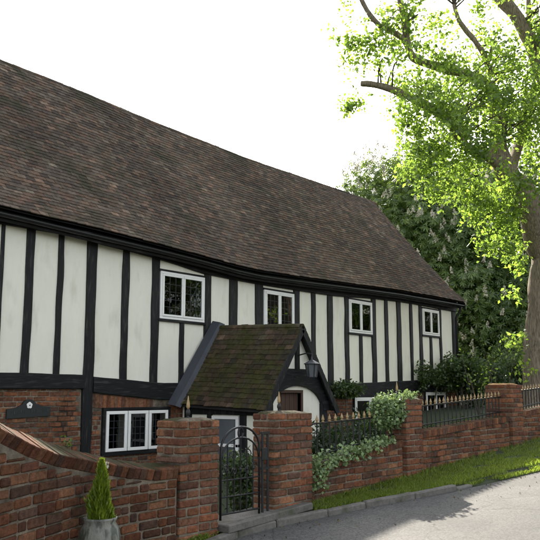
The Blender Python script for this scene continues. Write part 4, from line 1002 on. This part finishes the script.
# climber under the beam
x = fx(346, 388, 9.85); t = thing('climbing_plant', 'leafy climber bunched under the black beam right of the porch', 'climber', (x, 9.85, garden(x)))
P = in_ellipsoid(130, (x, 9.82, 1.68), (.62, .14, .15)); V, Fc = leaf_mesh(clumps(P, 9, .05), .075, .4, .6); link('foliage', V, Fc, M['shrubleaf'], t)
mb = MB(); mb.tube(smoothpts([(x, 9.9, garden(x)), (x+.05, 9.88, .9), (x, 9.86, 1.65)], 4), .015, 5); mb.build('stem', M['bark2'], t)
x = fx(432, 372, 9.85); t = thing('climbing_plant', 'dark climber reaching up the plaster at the far corner of the cottage', 'climber', (x, 9.85, garden(x)))
P = np.concatenate([in_ellipsoid(150, (x+.2, 9.75, 2.0), (.9, .2, .2)), in_ellipsoid(60, (x+.9, 9.75, 2.3), (.5, .2, .35)), in_ellipsoid(40, (x-.6, 9.75, 2.05), (.3, .15, .4))]); V, Fc = leaf_mesh(clumps(P, 8, .06), .085, .4, .6); link('foliage', V, Fc, M['shrubleaf'], t)
mb = MB(); mb.tube(smoothpts([(x, 9.9, garden(x)), (x+.05, 9.85, 1.2), (x+.2, 9.8, 2.)], 4), .02, 5); mb.build('stem', M['bark2'], t)

# ivy
def ivy(name, label, C, size=.044, per=7, loc=None, out=(0, -1, .35)):
    C = np.asarray(C); loc = loc if loc is not None else (C[:, 0].mean(), C[:, 1].mean(), C[:, 2].min())
    Cc = clumps(C, per, .028); V, Fc = leaf_mesh(Cc, size, .1, .8, .3, .15, np.tile(np.array(out), (len(Cc), 1)), 1.6)
    t = thing(name, label, 'ivy', loc); link('foliage', V, Fc, M['ivyleaf'], t)
    mb = MB()
    for k in range(7):
        a, b = C[random.randrange(len(C))], C[random.randrange(len(C))]; m = (a+b)/2; mb.tube(smoothpts([a, m, b], 4), .005, 5)
    mb.build('stem', M['bark2'], t); return t
C = []
for _ in range(180):
    u = random.random()**1.25; x = 6.9+1.7*u; zt = .83+.165*u; drop = abs(random.gauss(0, .055))*(1.15-.95*u)
    C.append((x, random.uniform(4.98, 5.05) if drop > .03 else random.uniform(5.0, 5.3), zt+.035-drop+random.uniform(-.02, .05)))
for _ in range(14):
    C.append((7.0+random.gauss(0, .06), 5.0, random.uniform(.6, .8)))
ivy('ivy', 'variegated ivy trailing over the low wall beside the gate pier', C)
C = []
for _ in range(330):
    q = in_ellipsoid(1, (8.64, 5.14, 1.37), (.34, .17, .21), .5)[0]; C.append(q)
for _ in range(24): C.append((random.uniform(8.8, 9.2), random.uniform(4.97, 5.2), 1.56+random.uniform(-.03, .03)))
ivy('ivy', 'thick bush of variegated ivy hiding one side of a pier', C)
# weed growing on the sweeping wall
q = onY(98, 470, 4.96); t = thing('weed', 'small white flowering weed rooted in the sweeping wall', 'weed', (q[0], 4.93, q[2]-.05))
P = in_ellipsoid(16, (q[0], 4.9, q[2]), (.05, .03, .05)); V, Fc = leaf_mesh(clumps(P, 3, .012), .03, .3, .6); link('foliage', V, Fc, M['shrubleaf'], t)
V, Fc = leaf_mesh(clumps(in_ellipsoid(7, (q[0], 4.88, q[2]+.045), (.05, .03, .03)), 5, .008), .018, .3, .9); link('flowers', V, Fc, M['blossom'], t)
q = onY(68, 445, 5.0); P = in_ellipsoid(14, (q[0], 5.02, q[2]+.0), (.04, .04, .05)); t = thing('weed', 'sprig of weed sprouting from the top of the sweeping wall', 'weed', (q[0], 5.02, q[2]-.08)); V, Fc = leaf_mesh(clumps(P, 3, .02), .03, .3, .5); link('foliage', V, Fc, M['shrubleaf'], t)

# grass on the verge
n = 75000; X = rng.uniform(4.6, 20, n*2); X = X[rng.uniform(0, 1, n*2) < np.clip(9.5/X, 0, 1)**1.3][:n]; n = len(X)
U = rng.uniform(0, 1, n)**.85; E_ = np.array([edge(x) for x in X]); Yv = 5.05+(E_+.07-np.where(X > 8.9, .06, 0)-5.05)*U
keep = ~((X > 5.35) & (X < 6.72)) & ~((X < 5.4) & (Yv > 4.98)); keep &= np.array([noise.noise(Vector((x*2.2, y*4, 0))) > -.38 for x, y in zip(X, Yv)])
X, Yv, U = X[keep], Yv[keep], U[keep]; n = len(X); Z = np.array([plane(x) for x in X])-.012-np.where((X > 8.9) & (U > .85), .035, 0)
hg = .042*rng.uniform(.4, 1.3, n)*np.where(Yv > 4.97, 1.5, 1.); a = rng.uniform(0, 6.28, n); ln = rng.normal(size=(n, 2))*.35*hg[:, None]; w = .0035
B = np.stack([X, Yv, Z], 1); s = np.stack([np.cos(a)*w, np.sin(a)*w, np.zeros(n)], 1); Tp = B+np.stack([ln[:, 0], ln[:, 1], hg], 1); Md = B+np.stack([ln[:, 0]*.3, ln[:, 1]*.3, hg*.6], 1)
V = np.stack([B-s, B+s, Md+s*.8, Tp, Md-s*.8], 1).reshape(-1, 3); Fc = np.arange(n)[:, None]*5+np.array([[0, 1, 2, 3, 4]])
tag(link('grass', V, Fc, M['grass'], None, loc=(0, 0, 0)), 'short green grass along the verge under the wall', 'grass', None, 'stuff')
# fallen leaves and grit along the lane edge
X = rng.uniform(4.5, 16, 260); Yl = np.array([edge(x) for x in X])-np.abs(rng.normal(size=260))*.35-.02; C = np.stack([X, Yl, np.array([plane(x) for x in X])-.045+.012*(3.9-Yl > 1)], 1); C[:, 2] += .05*np.sin(np.clip((np.array([edge(x) for x in X])-Yl)/(np.array([edge(x) for x in X])+3.4), 0, 1)*math.pi)
V, Fc = leaf_mesh(C, .026, 6., .6); tag(link('fallen_leaves', V, Fc, M['litter']), 'scattered fallen leaves and bits along the lane edge', 'leaves', None, 'stuff')
# tufts and moss at the wall foot by the near pier
P = [(random.uniform(4.75, 5.45), random.uniform(4.93, 4.99), plane(5.1)+.01) for _ in range(45)]
V, Fc = leaf_mesh(clumps(P, 5, .018), .035, .6, .4); tag(link('weeds', V, Fc, M['grass']), 'low weeds at the foot of the near gate pier', 'weeds', None, 'stuff')

# trees across the lane, seen in the window panes
for i, (x, y, l) in enumerate(((28, -10, 'leafy tree across the lane nearest the cottage'), (41, -9, 'leafy tree across the lane further up the hill'), (57, -9, 'leafy tree across the lane furthest up the hill'))):
    bush('tree', l, (x, y, plane(x)-.05), blobs(20, 3.2, 8.5, 2.2), 9000, M['shrubleaf'], .42, 'tree', 'trees across the lane')

# ------------------------------------------------------------------ light
w = bpy.data.worlds.new('World'); S.world = w; w.use_nodes = True; N = w.node_tree.nodes; L = w.node_tree.links
sky = N.new('ShaderNodeTexSky'); sky.sky_type = 'NISHITA'; sky.sun_disc = False; sky.sun_elevation = SUNEL; sky.sun_rotation = math.pi/2-SUNAZ
sky.dust_density = 2.5; sky.air_density = 1.; sky.ozone_density = 1.
hs = N.new('ShaderNodeHueSaturation'); hs.inputs['Saturation'].default_value = .3; L.new(sky.outputs[0], hs.inputs['Color']); L.new(hs.outputs[0], N['Background'].inputs[0]); N['Background'].inputs[1].default_value = .13
sl = bpy.data.lights.new('sun', 'SUN'); sl.energy = 4.4; sl.angle = R(.53); sl.color = (1, .92, .78); so = bpy.data.objects.new('sun', sl); COL.objects.link(so)
dv = Vector((math.cos(SUNAZ)*math.cos(SUNEL), math.sin(SUNAZ)*math.cos(SUNEL), math.sin(SUNEL)))
so.rotation_euler = dv.to_track_quat('Z', 'Y').to_euler(); so.location = (10, 10, 20)
S.view_settings.view_transform = 'Standard'; S.view_settings.look = 'None'; S.view_settings.exposure = 1.84; S.view_settings.gamma = 1
S.view_settings.use_curve_mapping = False
S.render.film_transparent = False
